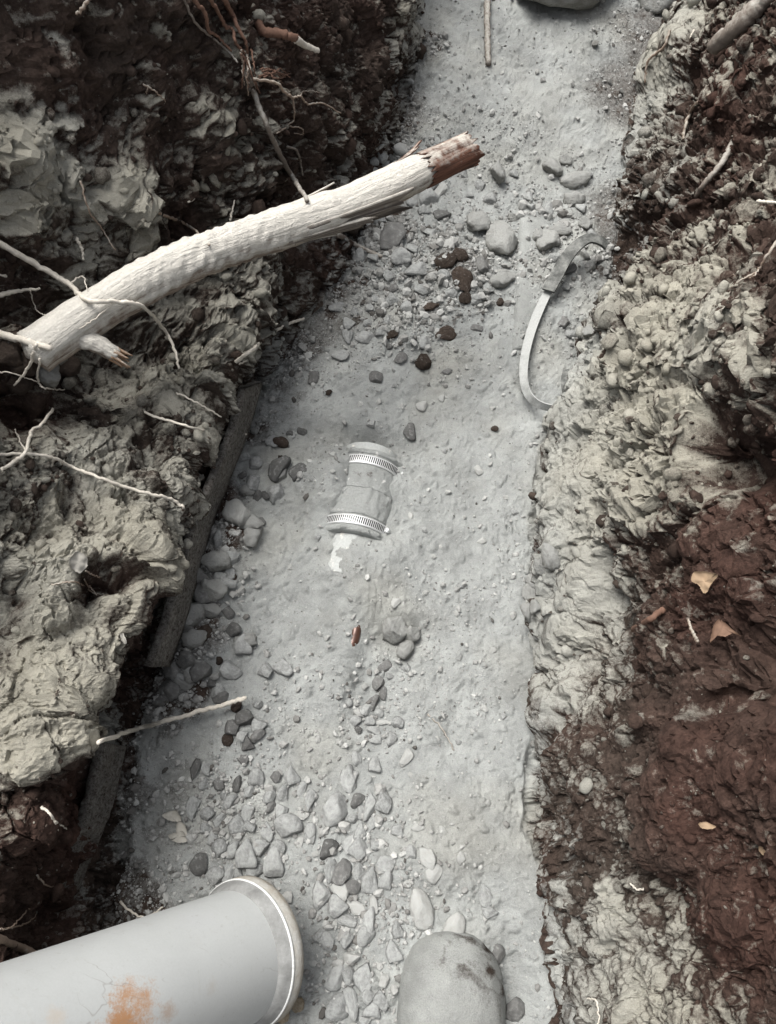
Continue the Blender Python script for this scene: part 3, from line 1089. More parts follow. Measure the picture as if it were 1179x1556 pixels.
obj('sleeve', V, F, ms.m, ce)
V, F = lathe([(.055, -.075), (.055, -.04), (.055, .0), (.055, L), (.055, L + .02)], CO, CA, 72, Vector((0, 0, 1)))
mp_ = NT('dusty_buried_pipe')
n1, n2 = mp_.noise(40, 5, .7), mp_.noise(300, 3)
cc = mp_.gain(mp_.mix(1.0, DUST, DUST), n2, .85, 1.12)
cc = mp_.mix(mp_.rng(n1, .58, .66, 0, .9), cc, (.72, .69, .63))
mp_.out(cc, .75, .3, mp_.bump(n1, .001, .6))
obj('pipe', V, F, mp_.m, ce)
steel = plain('clamp_steel', (.78, .79, .79), .5, .5, .6, scale=200, vary=.1, bumpd=.0001)
slot_m = plain('clamp_slot', (.03, .03, .03), .8, .1)
for t0, amax in ((.014, 60), (L - .034, 52)):
    w = .0185
    a0, a1 = -math.pi, math.pi - .001
    V, F = lathe([(rs + .0003, t0), (rs + .0024, t0 + .0004), (rs + .0028, t0 + .001), (rs + .0028, t0 + w - .001), (rs + .0024, t0 + w - .0004), (rs + .0003, t0 + w)],
                 CO, CA, 120, Vector((0, 0, 1)))
    band = obj('hose_clamp', V, F, steel, ce)
    V, F = [], []
    up = (Vector((0, 0, 1)) - CA * CA.z).normalized()
    sd = CA.cross(up)
    if sd.x < 0: sd = -sd
    for k in range(-26, 27):
        a = math.radians(k * 3.2 + 10)
        b = len(V)
        for dr in (.0024, .00305):
            for (da, tt) in ((-.014, .0030), (.014, .0030), (.014, w - .0030), (-.014, w - .0030)):
                q = a + da + (tt - w / 2) * 1.6
                V.append(CO + CA * (t0 + tt) + (up * math.cos(q) + sd * math.sin(q)) * (rs + dr))
        F += [(b + 4, b + 5, b + 6, b + 7), (b, b + 1, b + 5, b + 4), (b + 1, b + 2, b + 6, b + 5), (b + 2, b + 3, b + 7, b + 6), (b + 3, b, b + 4, b + 7)]
    obj('slots', V, F, slot_m, band, smooth=False)
    # screw housing
    a = math.radians(amax + (4 if t0 < .03 else 22))
    ct = CO + CA * (t0 + w / 2) + (up * math.cos(a) + sd * math.sin(a)) * (rs + .006)
    tg = (sd * math.cos(a) - up * math.sin(a))
    rad_ = (up * math.cos(a) + sd * math.sin(a))
    V, F = lathe([(.001, -.014), (.0048, -.0135), (.0052, -.012), (.0052, -.007), (.0042, -.0065), (.0042, .009), (.003, .0105), (.001, .011)], ct, tg, 14)
    obj('screw_housing', V, F, steel, band)

# a glimpse of a bare copper-brown pipe in the dust
q0, q1 = S(545, 948, -.010), S(535, 990, -.012)
path = smooth_path([q0, S(542, 960, -.0055), S(539, 972, -.0055), q1], 16)
V, F = tube(path, [.0095] * 16, 18, 0, 1)
o = obj('copper_pipe', V, F, plain('bare_copper', (.085, .042, .03), .3, .6, .3, scale=120, vary=.4), origin=tuple(q0))
tag(o, 'short glimpse of shiny copper-brown pipe showing through the dusty floor', 'pipe')

# ------------------------------------------------------------------ bent metal strap by the bank
def ribbon(path, width, wv, th, n):
    A = smooth_path(path, n)
    Wv = smooth_path(wv, n)
    wd = np.interp(np.linspace(0, 1, n), np.linspace(0, 1, len(width)), width)
    tg = np.gradient(A, axis=0)
    V, F = [], []
    for i in range(n):
        t = Vector(tg[i]).normalized(); w = Vector(Wv[i]).normalized()
        w = (w - t * w.dot(t)).normalized(); nn = t.cross(w)
        for a, b in ((-1, -1), (1, -1), (1, 1), (-1, 1)):
            V.append(Vector(A[i]) + w * a * wd[i] / 2 + nn * b * th / 2)
    for i in range(n - 1):
        for j in range(4):
            F.append((i * 4 + j, i * 4 + (j + 1) % 4, i * 4 + 4 + (j + 1) % 4, i * 4 + 4 + j))
    F += [(3, 2, 1, 0), tuple((n - 1) * 4 + j for j in range(4))]
    return V, F
strap = empty('metal_strap', S(800, 560))
tag(strap, 'bent flat grey metal strap curling out of the dust beside the bank', 'strap')
mst = dusty('dull_strap', (.20, .205, .20), (.40, .41, .40), amount=.62, scale=50, rough=.7, spec=.3, vary=.12, bumpd=.001, up=.7)
msd = dusty('dark_strap', (.075, .078, .074), (.28, .285, .27), amount=.22, scale=50, rough=.7, spec=.3, vary=.12, bumpd=.001, up=.5)
def SZ(px, py, z):
    return W(px, py, z)
lowp = [SZ(838, 432, .038), SZ(822, 465, .030), SZ(808, 500, .026), SZ(798, 540, .028), SZ(796, 575, .032), SZ(803, 600, .036), SZ(820, 615, .038), SZ(845, 620, .036), SZ(866, 612, .030)]
uq = Vector((0, 0, 1))
wv = [Vector((1, .2, .1)), Vector((1, .2, .1)), Vector((1, .1, .2)), Vector((1, 0, .5)), Vector((.8, 0, .8)), Vector((.4, .3, .9)), Vector((.1, .3, 1)), Vector((0, .2, 1)), Vector((0, .2, 1))]
V, F = ribbon(lowp, [.017, .019, .019, .018, .017, .015], wv, .0025, 60)
obj('band', V, F, mst, strap, smooth=False)
upp = [SZ(833, 442, .046), SZ(845, 420, .05), SZ(858, 396, .058), SZ(874, 376, .066), SZ(893, 363, .068), SZ(912, 366, .060), SZ(922, 374, .05)]
wv = [((upp[min(i + 1, 6)] - upp[max(i - 1, 0)]).cross(Vector((-.2, -.1, 1)))).normalized() for i in range(7)]
V, F = ribbon(upp, [.027, .028, .027, .025, .023, .020], wv, .005, 40)
obj('sleeve', V, F, msd, strap, smooth=False)
tl = [SZ(866, 612, .03), SZ(862, 600, .05), SZ(858, 580, .06), SZ(860, 562, .05)]
V, F = ribbon(tl, [.014, .016, .016, .012], [Vector((1, .1, .3))] * 4, .0025, 20)
obj('tail', V, F, msd, strap, smooth=False)

# ------------------------------------------------------------------ boards
def board(name, label, p0, p1, q0, q1, th, mat, seed, nseg=40, bow=.004, dust=.44):
    """slab between an edge p0-p1 and the opposite edge q0-q1, thickness th"""
    r = np.random.default_rng(seed)
    nn = (p1 - p0).cross(q0 - p0).normalized()
    if nn.z < 0: nn = -nn
    V, F = [], []
    m = 8
    for i in range(nseg + 1):
        t = i / nseg
        a, b = p0.lerp(p1, t), q0.lerp(q1, t)
        for side in (0, 1):
            for j in range(m + 1):
                k = j / m
                p = a.lerp(b, k) + nn * (bow * math.sin(t * 9 + seed) + .0025 * r.normal() * (1 - abs(2 * k - 1)) - side * th)
                edge = min(k, 1 - k)
                if side == 0 and edge < .01: p -= nn * th * .25
                V.append(p + (a - b).normalized() * (.0015 * r.normal() if j in (0, m) else 0))
    w = 2 * (m + 1)
    for i in range(nseg):
        for j in range(m):
            F.append((i * w + j, i * w + j + 1, (i + 1) * w + j + 1, (i + 1) * w + j))
            F.append((i * w + m + 1 + j + 1, i * w + m + 1 + j, (i + 1) * w + m + 1 + j, (i + 1) * w + m + 2 + j))
        for j0, j1 in ((0, m + 1), (2 * m + 1, m)):
            F.append((i * w + j1, i * w + j0, (i + 1) * w + j0, (i + 1) * w + j1))
    for i in (0, nseg):
        F.append(tuple(i * w + j for j in range(m + 1)) + tuple(i * w + 2 * m + 1 - j for j in range(m + 1)))
    o = obj(name, V, F, mat, origin=tuple(p0))
    tag(o, label, 'board')
    if mat is M['soil']:
        a = o.data.attributes.new('soil', 'FLOAT_COLOR', 'POINT')
        a.data.foreach_set('color', np.tile(np.array([dust, .15, .3 if dust < .9 else .05, 1], np.float32), len(o.data.vertices)))
    return o
mb = M['soil']
board('buried_board', 'long straight-edged muddy board standing along the foot of the dusty ledge',
      W(388, 578, .05), W(242, 1010, .05), W(360, 588, .15), W(212, 1010, .15), .016, mb, 3)
board('buried_board', 'narrow muddy board running down the dark hollow towards the white pipe',
      W(200, 1135, .035), W(95, 1460, .04), W(165, 1130, .12), W(62, 1455, .08), .016, mb, 5)
md = dusty('dust_covered_board', (.20, .19, .17), DUST, amount=.95, scale=60, vary=.1, bumpd=.004, up=.6)
board('buried_board', 'dust-covered board edge lying flat beside the bent metal strap',
      W(792, 325, .026), W(781, 528, .014), W(850, 330, .006), W(838, 528, -.012), .03, M['soil'], 8, bow=.001, dust=1.0)

# ------------------------------------------------------------------ roots
rp, rd, rr_, rg = M['root_pale'], M['root_dusty'], M['root_red'], M['root_grey']
root('root', 'long pale root snaking across the thick root and dangling below it', [(-10, 365, .03), (60, 405, .03), (105, 432, .05), (133, 456, .02), (175, 458, .02), (215, 465, .02), (245, 495, .05), (263, 525, .05), (272, 560, .03)], 10, 3.5, rp, .03, seed=2,
     branches=[([(105, 432, .05), (125, 420, .05), (132, 440, .05)], 3, 1.5), ([(175, 458, .02), (150, 480, .07), (120, 500, .06)], 3, 1.5)])
root('root', 'short pale root poking from the dark earth above the broken stub', [(-10, 450, .03), (25, 443, .04), (60, 438, .05)], 9, 3, rp, seed=3, branches=[([(10, 420, .02), (-10, 415, .02)], 4, 2), ([(45, 440, .045), (55, 470, .03), (70, 480, .02)], 2, 1)])
root('root', 'thick white root with a forked tip beside the splintered stub', [(-12, 505, .05), (30, 515, .06), (78, 530, .05)], 13, 9, rp, seed=4,
     branches=[([(55, 523, .055), (45, 555, .04), (22, 586, .04)], 6, 3), ([(60, 545, .05), (58, 580, .04), (70, 590, .04), (98, 592, .04)], 3.5, 2), ([(-10, 563, .04), (20, 568, .04), (58, 580, .04)], 2.5, 1.5)])
root('root', 'kinked pale root rising over the dusty ledge', [(-10, 722, .03), (20, 702, .04), (38, 688, .05), (48, 655, .06), (62, 645, .06), (80, 622, .06)], 6, 4.5, rp, seed=5, branches=[([(38, 685, .045), (28, 665, .05), (22, 652, .05)], 2.5, 1.2)])
root('root', 'long wavy pale root lying down the dusty ledge', [(-10, 692, .01), (40, 690, .015), (80, 695, .018), (110, 710, .018), (150, 725, .02), (195, 742, .02), (235, 752, .025), (262, 760, .03), (279, 772, .035)], 5, 5, rp, seed=6)
root('root', 'thin white root sticking out over the long board', [(212, 624, .01), (250, 637, .02), (300, 652, .04), (340, 657, .07), (375, 660, .09)], 4, 3, rp, seed=7, branches=[([(362, 659, .085), (367, 648, .085)], 2, 1)])
root('root', 'short thin rootlet pointing down beside the long board', [(268, 597, .01), (300, 612, .03), (336, 634, .05)], 3, 2, rp, seed=8)
root('root', 'pale twig-like root angled up under the thick root', [(358, 550, .02), (385, 530, .03), (408, 508, .035), (440, 492, .04), (462, 484, .04)], 6, 4, rp, seed=9, branches=[([(363, 553, .02), (375, 548, .02)], 3, 1)])
root('root', 'thin grey root running down onto the thick root', [(236, 322, .01), (265, 333, .015), (292, 346, .02), (318, 372, .03)], 5, 3.5, rd, seed=10)
root('root', 'long straight grey root hanging down to the thick root', [(374, 112, .02), (385, 140, .03), (405, 190, .04), (425, 235, .05), (445, 270, .07), (467, 304, .09)], 9, 7, rg, seed=11)
root('root', 'wiry reddish root descending into the root tangle', [(314, -10, .03), (335, 25, .03), (342, 40, .03), (353, 45, .03), (358, 65, .035), (372, 82, .03)], 6, 4, rr_, seed=12)
root('root', 'dark red root above the root tangle', [(290, -5, .02), (312, 22, .02), (316, 45, .02), (330, 55, .02), (352, 78, .02)], 7, 3, rr_, seed=13)
root('root', 'thin straight root slanting down from the top of the bank into the tangle', [(276, -8, .02), (300, 38, .02), (340, 72, .02), (362, 95, .02)], 4, 3, rg, seed=14)
root('root', 'short dark root curving beside the wiry reddish root', [(336, -8, .02), (352, 20, .025), (360, 40, .03), (372, 62, .03), (376, 82, .03)], 9, 3, rr_, seed=15)
root('root', 'forked wiry root spreading from the tangle across the dark bank', [(385, 120, .03), (420, 126, .035), (430, 138, .04), (445, 148, .04), (456, 146, .04), (468, 158, .04), (490, 157, .03), (518, 172, .025)], 4.5, 2, rd, seed=16,
     branches=[([(444, 147, .04), (447, 170, .03), (444, 185, .03), (420, 203, .03)], 3.5, 2), ([(456, 146, .04), (462, 138, .03), (485, 140, .02)], 2, 1), ([(440, 192, .03), (458, 195, .03), (460, 204, .03), (448, 202, .03)], 2, 1.2)])
for i in range(9):
    a = random.uniform(-1, 1)
    x0, y0 = 372 + random.uniform(-8, 10), 78 + random.uniform(-4, 10)
    root('root', 'fine tangled rootlet in the knot of red roots', [(x0, y0, .025), (x0 + 5 + a * 8, y0 + 18, .035), (x0 + 8 + a * 14, y0 + 36, .03), (x0 + 14 + a * 22, y0 + 55 + random.uniform(-8, 12), .02)], 3, 1.6,
         rr_ if i % 2 else rd, seed=20 + i, group='fine rootlets of the tangle')
for i in range(6):
    x0, y0 = 395 + random.uniform(-6, 6), 112 + random.uniform(-8, 8)
    root('root', 'hair-thin curling rootlet beside the forked wiry root', [(x0, y0, .03), (x0 + 14, y0 + random.uniform(-12, 6), .035), (x0 + 26, y0 + random.uniform(-8, 10), .03), (x0 + 36 + random.uniform(-4, 8), y0 + random.uniform(-6, 14), .02)], 2.2, 1.2,
         rr_, seed=40 + i, group='hair rootlets of the tangle')
o = root('root', 'stubby red root with a pale cut tip poking from the bank', [(388, 20, .0), (398, 46, .02), (425, 50, .04), (447, 58, .05), (452, 60, .05)], 15, 11, rr_, seed=17)
A, _ = root_path([(449, 59, .05), (462, 68, .052), (484, 77, .055)], .05, .0003, 3)
V, F = tube(A, np.linspace(.0066, .0042, len(A)), 10, .06, 4)
obj('cut_tip', V, F, rp, o)
root('root', 'small curved root below the forked wiry root', [(436, 224, .015), (450, 228, .02), (457, 250, .02), (460, 266, .01)], 4, 3, rg, seed=18)
root('root', 'bent rootlet in the lower dark bank beside the thick root', [(286, 307, .02), (296, 300, .02), (300, 280, .015)], 3, 2, rp, seed=19)
root('root', 'small upright rootlet just above the thick root', [(350, 335, .02), (352, 322, .02), (357, 304, .015)], 3.5, 2, rp, seed=60)
root('root', 'tiny forked rootlet high on the dark bank', [(218, 128, .012), (235, 138, .015), (252, 155, .012)], 3, 1.5, rd, seed=61, branches=[([(225, 133, .012), (222, 142, .01)], 2, 1)])
root('root', 'pale root end poking out at the top edge of the dark bank', [(140, -10, .02), (130, 6, .03), (117, 22, .03)], 7, 4, rd, seed=62)
root('root', 'thin root hanging over the pale dusty lump', [(122, 275, .02), (135, 320, .02), (155, 348, .02), (175, 380, .02)], 3, 2, rd, seed=63)
root('root', 'short white root hook under the pale dusty lump', [(116, 362, .02), (124, 378, .03), (126, 395, .02)], 5, 3, rp, seed=64)
root('root', 'grey root dropping vertically onto the dust at the far end', [(741, -12, .03), (740, 40, .03), (742, 98, .01)], 10, 9, rg, seed=65)
root('root', 'short grey root below the thick root trailing onto the rubble', [(512, 356, .03), (530, 366, .03), (548, 376, .02), (580, 390, .012)], 8, 6, rg, seed=66)
root('root', 'pale slender root lying across the left floor edge', [(150, 1128, .03), (205, 1108, .035), (250, 1096, .035), (305, 1080, .03), (345, 1070, .03), (373, 1060, .03)], 7, 7, rp, seed=67)
root('root', 'knobbly root end lying in the dark hollow next to the white pipe', [(-10, 1425, .03), (30, 1440, .03), (65, 1452, .03), (105, 1448, .02)], 13, 8, rd, seed=68, branches=[([(0, 1412, .02), (18, 1408, .025), (40, 1385, .03), (52, 1378, .03)], 3, 1.5), ([(18, 1410, .025), (42, 1402, .03), (56, 1390, .03)], 3, 1.5)])
root('root', 'small white forked rootlet in the dark hollow', [(64, 1226, .02), (80, 1242, .03), (88, 1262, .03)], 4.5, 2.5, rp, seed=69, branches=[([(84, 1248, .03), (102, 1260, .03)], 3, 1.5)])
root('root', 'faint curved rootlet in the dark hollow', [(56, 1330, .02), (70, 1345, .02), (92, 1350, .02)], 3, 1.5, rd, seed=70)
root('root', 'kinked pale rootlet touching the upper edge of the white pipe', [(183, 1370, .02), (195, 1382, .03), (220, 1394, .04), (248, 1378, .04)], 4, 2.5, rp, seed=71)
root('root', 'stout grey broken root jutting from the right bank', [(1200, -55, .03), (1165, -8, .05), (1130, 30, .07), (1084, 72, .09)], 30, 25, rg, seed=72)
root('root', 'thin root slipping down the right bank onto the dust slope', [(1018, 45, .01), (1008, 72, .015), (985, 92, .015), (980, 125, .01)], 4.5, 3, rd, seed=73)
root('root', 'curved dusty root on the crumbly right bank', [(1076, 145, .01), (1052, 165, .02), (1040, 195, .02), (1038, 215, .01)], 6, 4, rd, seed=74)
root('root', 'dark root half embedded in the right bank', [(1115, 215, .004), (1095, 250, .008), (1070, 280, .01), (1058, 298, .006)], 11, 7, rg, seed=75)
root('root', 'short pale rootlet at the right bank beside the crumbly clods', [(1150, 306, .03), (1168, 307, .04), (1190, 308, .04)], 5, 4, rp, seed=76)
root('root', 'forked pale rootlet hanging from the right bank', [(1190, 355, .03), (1168, 385, .04), (1150, 412, .04), (1118, 430, .04)], 6, 3, rd, seed=77, branches=[([(1152, 410, .04), (1140, 422, .03), (1112, 418, .03)], 3, 1.5)])
root('root', 'slim pale rootlet on the upper right bank', [(1055, 45, .01), (1048, 58, .012)], 3, 2, rp, seed=78)
root('twig', 'short pinkish snapped twig on the dark right bank', [(962, 957, .02), (985, 942, .025), (1008, 926, .025)], 8, 10, rr_, seed=79, cat='twig')
root('twig', 'slim crooked twig lying in the smooth dust', [(650, 1085, .001), (672, 1108, .002), (690, 1140, .001)], 3, 2, rg, seed=80, cat='twig')
root('root', 'small pale rootlet curling over the lower right clods', [(892, 1518, .02), (905, 1520, .025), (910, 1545, .02), (905, 1570, .02)], 2.5, 2, rp, seed=81)
root('root', 'white root thread on the lower right clay', [(958, 1342, .012), (968, 1352, .015), (978, 1350, .012)], 3, 2, rp, seed=82)
root('root', 'pale root thread under the dry leaves', [(1060, 975, .02), (1052, 960, .03), (1045, 940, .03)], 6, 4, rd, seed=83)
root('root', 'fine rootlets fanning out beneath a pale flake on the ledge', [(78, 888, .01), (110, 884, .015), (128, 890, .015)], 2.5, 1.5, rd, seed=84, branches=[([(128, 880, .015), (140, 900, .02), (165, 905, .02)], 2.5, 1.2), ([(130, 868, .015), (152, 878, .02)], 3, 1.5), ([(135, 890, .015), (148, 905, .02)], 2, 1)])

# ------------------------------------------------------------------ dry leaves
def leaf(label, px, py, outline, lift, curl, mat, tilt=(0, 0, 0), group=None):
    loc, n, dep = Sd(px, py)
    m = dep / 1179
    view = (Vector((0, 0, CAM_H)) - loc).normalized()
    nn = (n + view).normalized()
    u = Vector((1, 0, 0)); u = (u - nn * u.dot(nn)).normalized(); w = nn.cross(u)
    cl = [Vector((x, y, 0)) for x, y in outline]
    cl = smooth_path(cl[-1:] + cl + cl[:2], 8 * (len(cl) + 2) + 1)[8:-9]
    outline = [(p[0] + random.gauss(0, .35), p[1] + random.gauss(0, .35)) for p in cl]
    K_ = len(outline)
    V, F = [], []
    rings = (0.0, .35, .7, 1.0)
    for sgn in (0, 1):
        for q in rings:
            for (x, y) in outline:
                x_, y_ = x * q * m, -y * q * m
                z = curl * ((x_ / m / 20) ** 2 + .6 * (y_ / m / 18) * (x_ / m / 18)) * m * 10 + .0012 * math.sin((x * .3 + y * .16) * q) + .0008 * math.sin((y * .4 - x * .2) * q) - sgn * .0009
                V.append(loc + view * lift + u * x_ + w * y_ + nn * z)
    R4 = len(rings)
    for sgn in (0, 1):
        b = sgn * R4 * K_
        for i in range(R4 - 1):
            for j in range(K_):
                f = (b + i * K_ + j, b + i * K_ + (j + 1) % K_, b + (i + 1) * K_ + (j + 1) % K_, b + (i + 1) * K_ + j)
                F.append(f if sgn else f[::-1])
    e = (R4 - 1) * K_
    for j in range(K_):
        F.append((e + j, e + (j + 1) % K_, R4 * K_ + e + (j + 1) % K_, R4 * K_ + e + j))
    o = obj('dry_leaf', V, F, mat, origin=tuple(loc))
    tag(o, label, 'leaf', group)
    return o
leaf('curled tan dry leaf on the dark right bank', 1070, 884, [(-16, -12), (-6, -15), (16, -14), (19, -10), (10, 2), (4, 15), (0, 17), (-8, 6), (-17, 0)], .03, .5, M['leaf'])
leaf('folded brown leaf scrap below the tan leaf', 1098, 955, [(-4, -14), (2, -10), (8, -4), (24, 14), (14, 8), (2, 12), (-12, 10), (-19, 22), (-12, -4)], .03, .9, plain('brown_leaf', (.16, .10, .07), .8, .2, scale=70, vary=.35))
pl = plain('bleached_flake', (.40, .385, .345), .85, .2, scale=90, vary=.2)
leaf('bleached flake stuck on the dusty ledge', 119, 855, [(-12, -10), (0, -18), (12, -8), (12, 8), (2, 17), (-8, 10), (-14, 2)], .012, .5, pl)
leaf('tiny white petal-like flake at the ledge lip', 187, 970, [(-4, -6), (0, -8), (6, 4), (4, 8), (-2, 4)], .012, .6, pl)
for (px, py, k) in ((262, 1240, 0), (276, 1262, 1), (270, 1272, 2)):
    leaf('crumpled pale leaf fragment lying by the stone pile', px, py, [(-14, -2), (-6, -6), (6, -8), (12, 0), (14, 6), (4, 8), (-8, 5)] if k != 1 else [(-8, -12), (2, -10), (8, 2), (4, 12), (-6, 8)], .008, 1.0, pl, group='pale leaf fragments by the stone pile')
leaf('small pale leaf sliver on the lower right red soil', 1075, 1255, [(-12, -3), (0, -5), (12, 0), (4, 4), (-8, 4)], .015, .5, M['leaf'])
leaf('small orange leaf curl at the edge of the red soil', 1163, 1291, [(-8, -6), (2, -9), (8, -2), (6, 7), (-4, 8), (-9, 2)], .02, .8, M['leaf'])

# ------------------------------------------------------------------ stones, one by one
LB = {
 'trail': ('in the gravel trail', 'stone', 'stones of the gravel trail'),
 'pile': ('in the pile beyond the pipe', 'stone', 'stones of the pile beyond the pipe'),
 'rubble': ('in the rubble below the thick root', 'stone', 'rubble stones under the thick root'),
 'rubble2': ('in the rubble beyond the thick root', 'stone', 'rubble stones off the snapped root end'),
 'strap': ('in the heap beside the bent strap', 'clod', 'dusty lumps by the strap'),
 'edge': ('beside the long board', 'clod', 'lumps along the long board'),
 'lone': ('alone on the smooth dust', 'pebble', 'pebbles scattered over the dust'),
 'brown': ('bare among the rubble', 'clod', 'bare clods in the rubble'),
 'rootstone': ('lodged against the dark bank behind the thick root', 'stone', 'stones behind the thick root'),
 'clump': ('in the clump where the slender pale root ends', 'clod', 'clods at the slender root tip'),
 'crack': ('in the floor hollow', 'stone', 'stones in the hollow'),
}
ANCH = {
 'trail': (('toward the white pipe rim', 445, 1450), ('toward the rounded pipe end', 680, 1440), ('toward the stone pile', 450, 1250), ('toward the floor hollow', 580, 1190)),
 'pile': (('toward the pale leaf fragments', 270, 1255), ('against the pipe rim side', 360, 1345), ('toward the gravel trail', 480, 1250), ('toward the slender root tip', 372, 1130)),
 'rubble': (('close to its underside', 560, 390), ('on the coupling side', 560, 650), ('toward the flat board', 780, 450), ('by the left bank', 470, 520)),
 'rubble2': (('toward the snapped end', 680, 270), ('toward the blunt boulder', 750, 370), ('by the dark bank', 570, 370)),
 'strap': (('above its dark sleeve', 880, 330), ('by the flat board', 800, 400), ('inside its curve', 850, 520), ('toward the far slope', 850, 260)),
 'edge': (('near the crumbling lump', 362, 790), ('near the slender pale root', 270, 1040), ('midway down', 310, 930)),
 'edge2': (('near the crumbling lump', 362, 790), ('near the slender pale root', 270, 1040), ('near the thin root tip', 380, 670)),
 'lone': (('near the coupling', 570, 760), ('near the double clod', 610, 960), ('near the crooked twig', 690, 1140), ('near the clay ledge', 790, 900), ('near the gravel trail', 560, 1270)),
 'brown': (('near the flat board', 780, 450), ('toward the coupling', 620, 560), ('by the left bank', 480, 540)),
 'crack': (('near the double clod', 605, 1000), ('halfway down the hollow', 570, 1090), ('near the gravel trail', 550, 1200)),
}
def near(lb, x, y):
    if lb not in ANCH: return ''
    return ' ' + min(ANCH[lb], key=lambda a: (a[1] - x) ** 2 + (a[2] - y) ** 2)[0]
CNT = {}
def place(lst, ox, oy, sc, lb, name='stone', sink=.3, flat=.62):
    for e in lst:
        x, y, w, h = e[:4]
        ang = e[4] if len(e) > 4 and not isinstance(e[4], str) else random.uniform(-25, 25)
        key = e[-1] if isinstance(e[-1], str) else 'stone'
        l, c, g = LB[lb]
        CNT[lb] = CNT.get(lb, 0) + 1
        stone(ox + x / sc, oy + y / sc, w / sc, h / sc, ang, key, look(key, w / sc, h / sc, c) + ' ' + l + near(lb, ox + x / sc, oy + y / sc), c, g, sink, name, flat)
P_, D_, B_, C_ = 'stone_pale', 'stone_dark', 'stone_brown', 'dust_clod'
place([(540, 210, 70, 100, 15), (480, 220, 60, 120, 25), (310, 240, 140, 110, -30), (420, 200, 70, 60, D_), (385, 105, 80, 110), (440, 250, 50, 60), (395, 275, 60, 35, 20),
       (480, 310, 45, 90, 15), (435, 335, 50, 80, 25), (385, 390, 50, 90, 30), (425, 415, 75, 100, 30), (505, 390, 70, 50), (555, 480, 90, 85), (550, 560, 60, 95, 15),
       (595, 330, 65, 55), (690, 320, 60, 40, P_), (660, 430, 50, 60), (735, 450, 70, 100, -40, P_), (765, 520, 75, 75, P_), (300, 500, 60, 110, 10), (345, 515, 85, 105, D_),
       (425, 515, 55, 70), (470, 560, 90, 110), (345, 605, 105, 85, P_), (405, 580, 70, 65, D_), (260, 615, 90, 110), (335, 670, 90, 90), (410, 670, 90, 50, 30, P_),
       (490, 665, 45, 70, -20, P_), (375, 735, 100, 60, 10), (470, 740, 80, 110), (645, 570, 40, 30, P_), (695, 680, 105, 150, -25, P_), (850, 755, 95, 105, P_),
       (990, 625, 60, 80), (1010, 690, 80, 60), (255, 795, 55, 65, 30), (285, 830, 65, 70), (370, 815, 70, 80), (455, 800, 90, 70), (395, 905, 95, 55, P_), (320, 985, 90, 100),
       (375, 975, 65, 80), (450, 995, 90, 115), (575, 880, 75, 90), (540, 1005, 50, 50, P_), (390, 1090, 60, 140), (330, 1120, 110, 100), (470, 1070, 60, 60), (525, 1090, 70, 80),
       (490, 1140, 80, 70), (455, 1180, 60, 40), (595, 780, 60, 70), (1045, 895, 80, 90, D_), (1120, 1130, 90, 80, D_), (885, 455, 40, 50, P_), (290, 420, 90, 80, D_),
       (210, 350, 50, 90), (175, 265, 55, 30, P_), (430, 470, 40, 24, P_), (235, 437, 36, 22, P_), (315, 755, 30, 40, P_), (225, 925, 40, 22, P_)], 400, 1150, 2.9475, 'trail', sink=.34)
place([(495, 685, 75, 130, 5), (570, 735, 75, 80), (645, 745, 50, 120, 40), (685, 755, 35, 70, 40, P_), (800, 720, 70, 115), (730, 790, 110, 100), (695, 655, 85, 90), (640, 930, 85, 110),
       (705, 925, 90, 80), (780, 965, 140, 150, -10), (945, 1005, 115, 155), (870, 905, 85, 85), (965, 910, 90, 70), (1020, 800, 150, 130), (985, 715, 75, 110), (920, 690, 60, 70, D_),
       (985, 610, 80, 100), (915, 625, 70, 70), (1035, 520, 90, 100), (845, 530, 90, 110), (950, 520, 60, 60, D_), (525, 1000, 100, 110, D_), (620, 1080, 95, 110), (690, 1060, 70, 120),
       (740, 1060, 50, 70), (830, 1040, 110, 80), (1100, 735, 65, 40, P_), (905, 830, 70, 100), (1095, 590, 60, 90), (1150, 640, 60, 120), (1145, 840, 60, 110), (565, 470, 55, 80),
       (500, 470, 60, 110, D_), (745, 850, 45, 45, P_), (600, 860, 55, 80, 20), (565, 805, 70, 60), (440, 680, 30, 45, P_), (550, 560, 60, 60), (640, 560, 70, 60, D_), (740, 560, 60, 90, D_), (660, 620, 50, 50), (800, 600, 60, 60), (810, 800, 70, 70),
       (1090, 890, 40, 60, P_), (420, 600, 50, 22, -30, P_)], 160, 1040, 3.684, 'pile', sink=.3)
place([(785, 190, 95, 90, D_), (860, 230, 90, 80), (850, 290, 80, 80, D_), (855, 115, 45, 45), (720, 250, 90, 80, D_), (740, 130, 70, 60, B_), (690, 310, 60, 70, B_), (800, 340, 80, 80, D_), (770, 290, 60, 60), (770, 420, 70, 50, D_), (730, 215, 50, 50)],
      160, 1040, 3.684, 'clump', 'soil_clod', .25, .8)
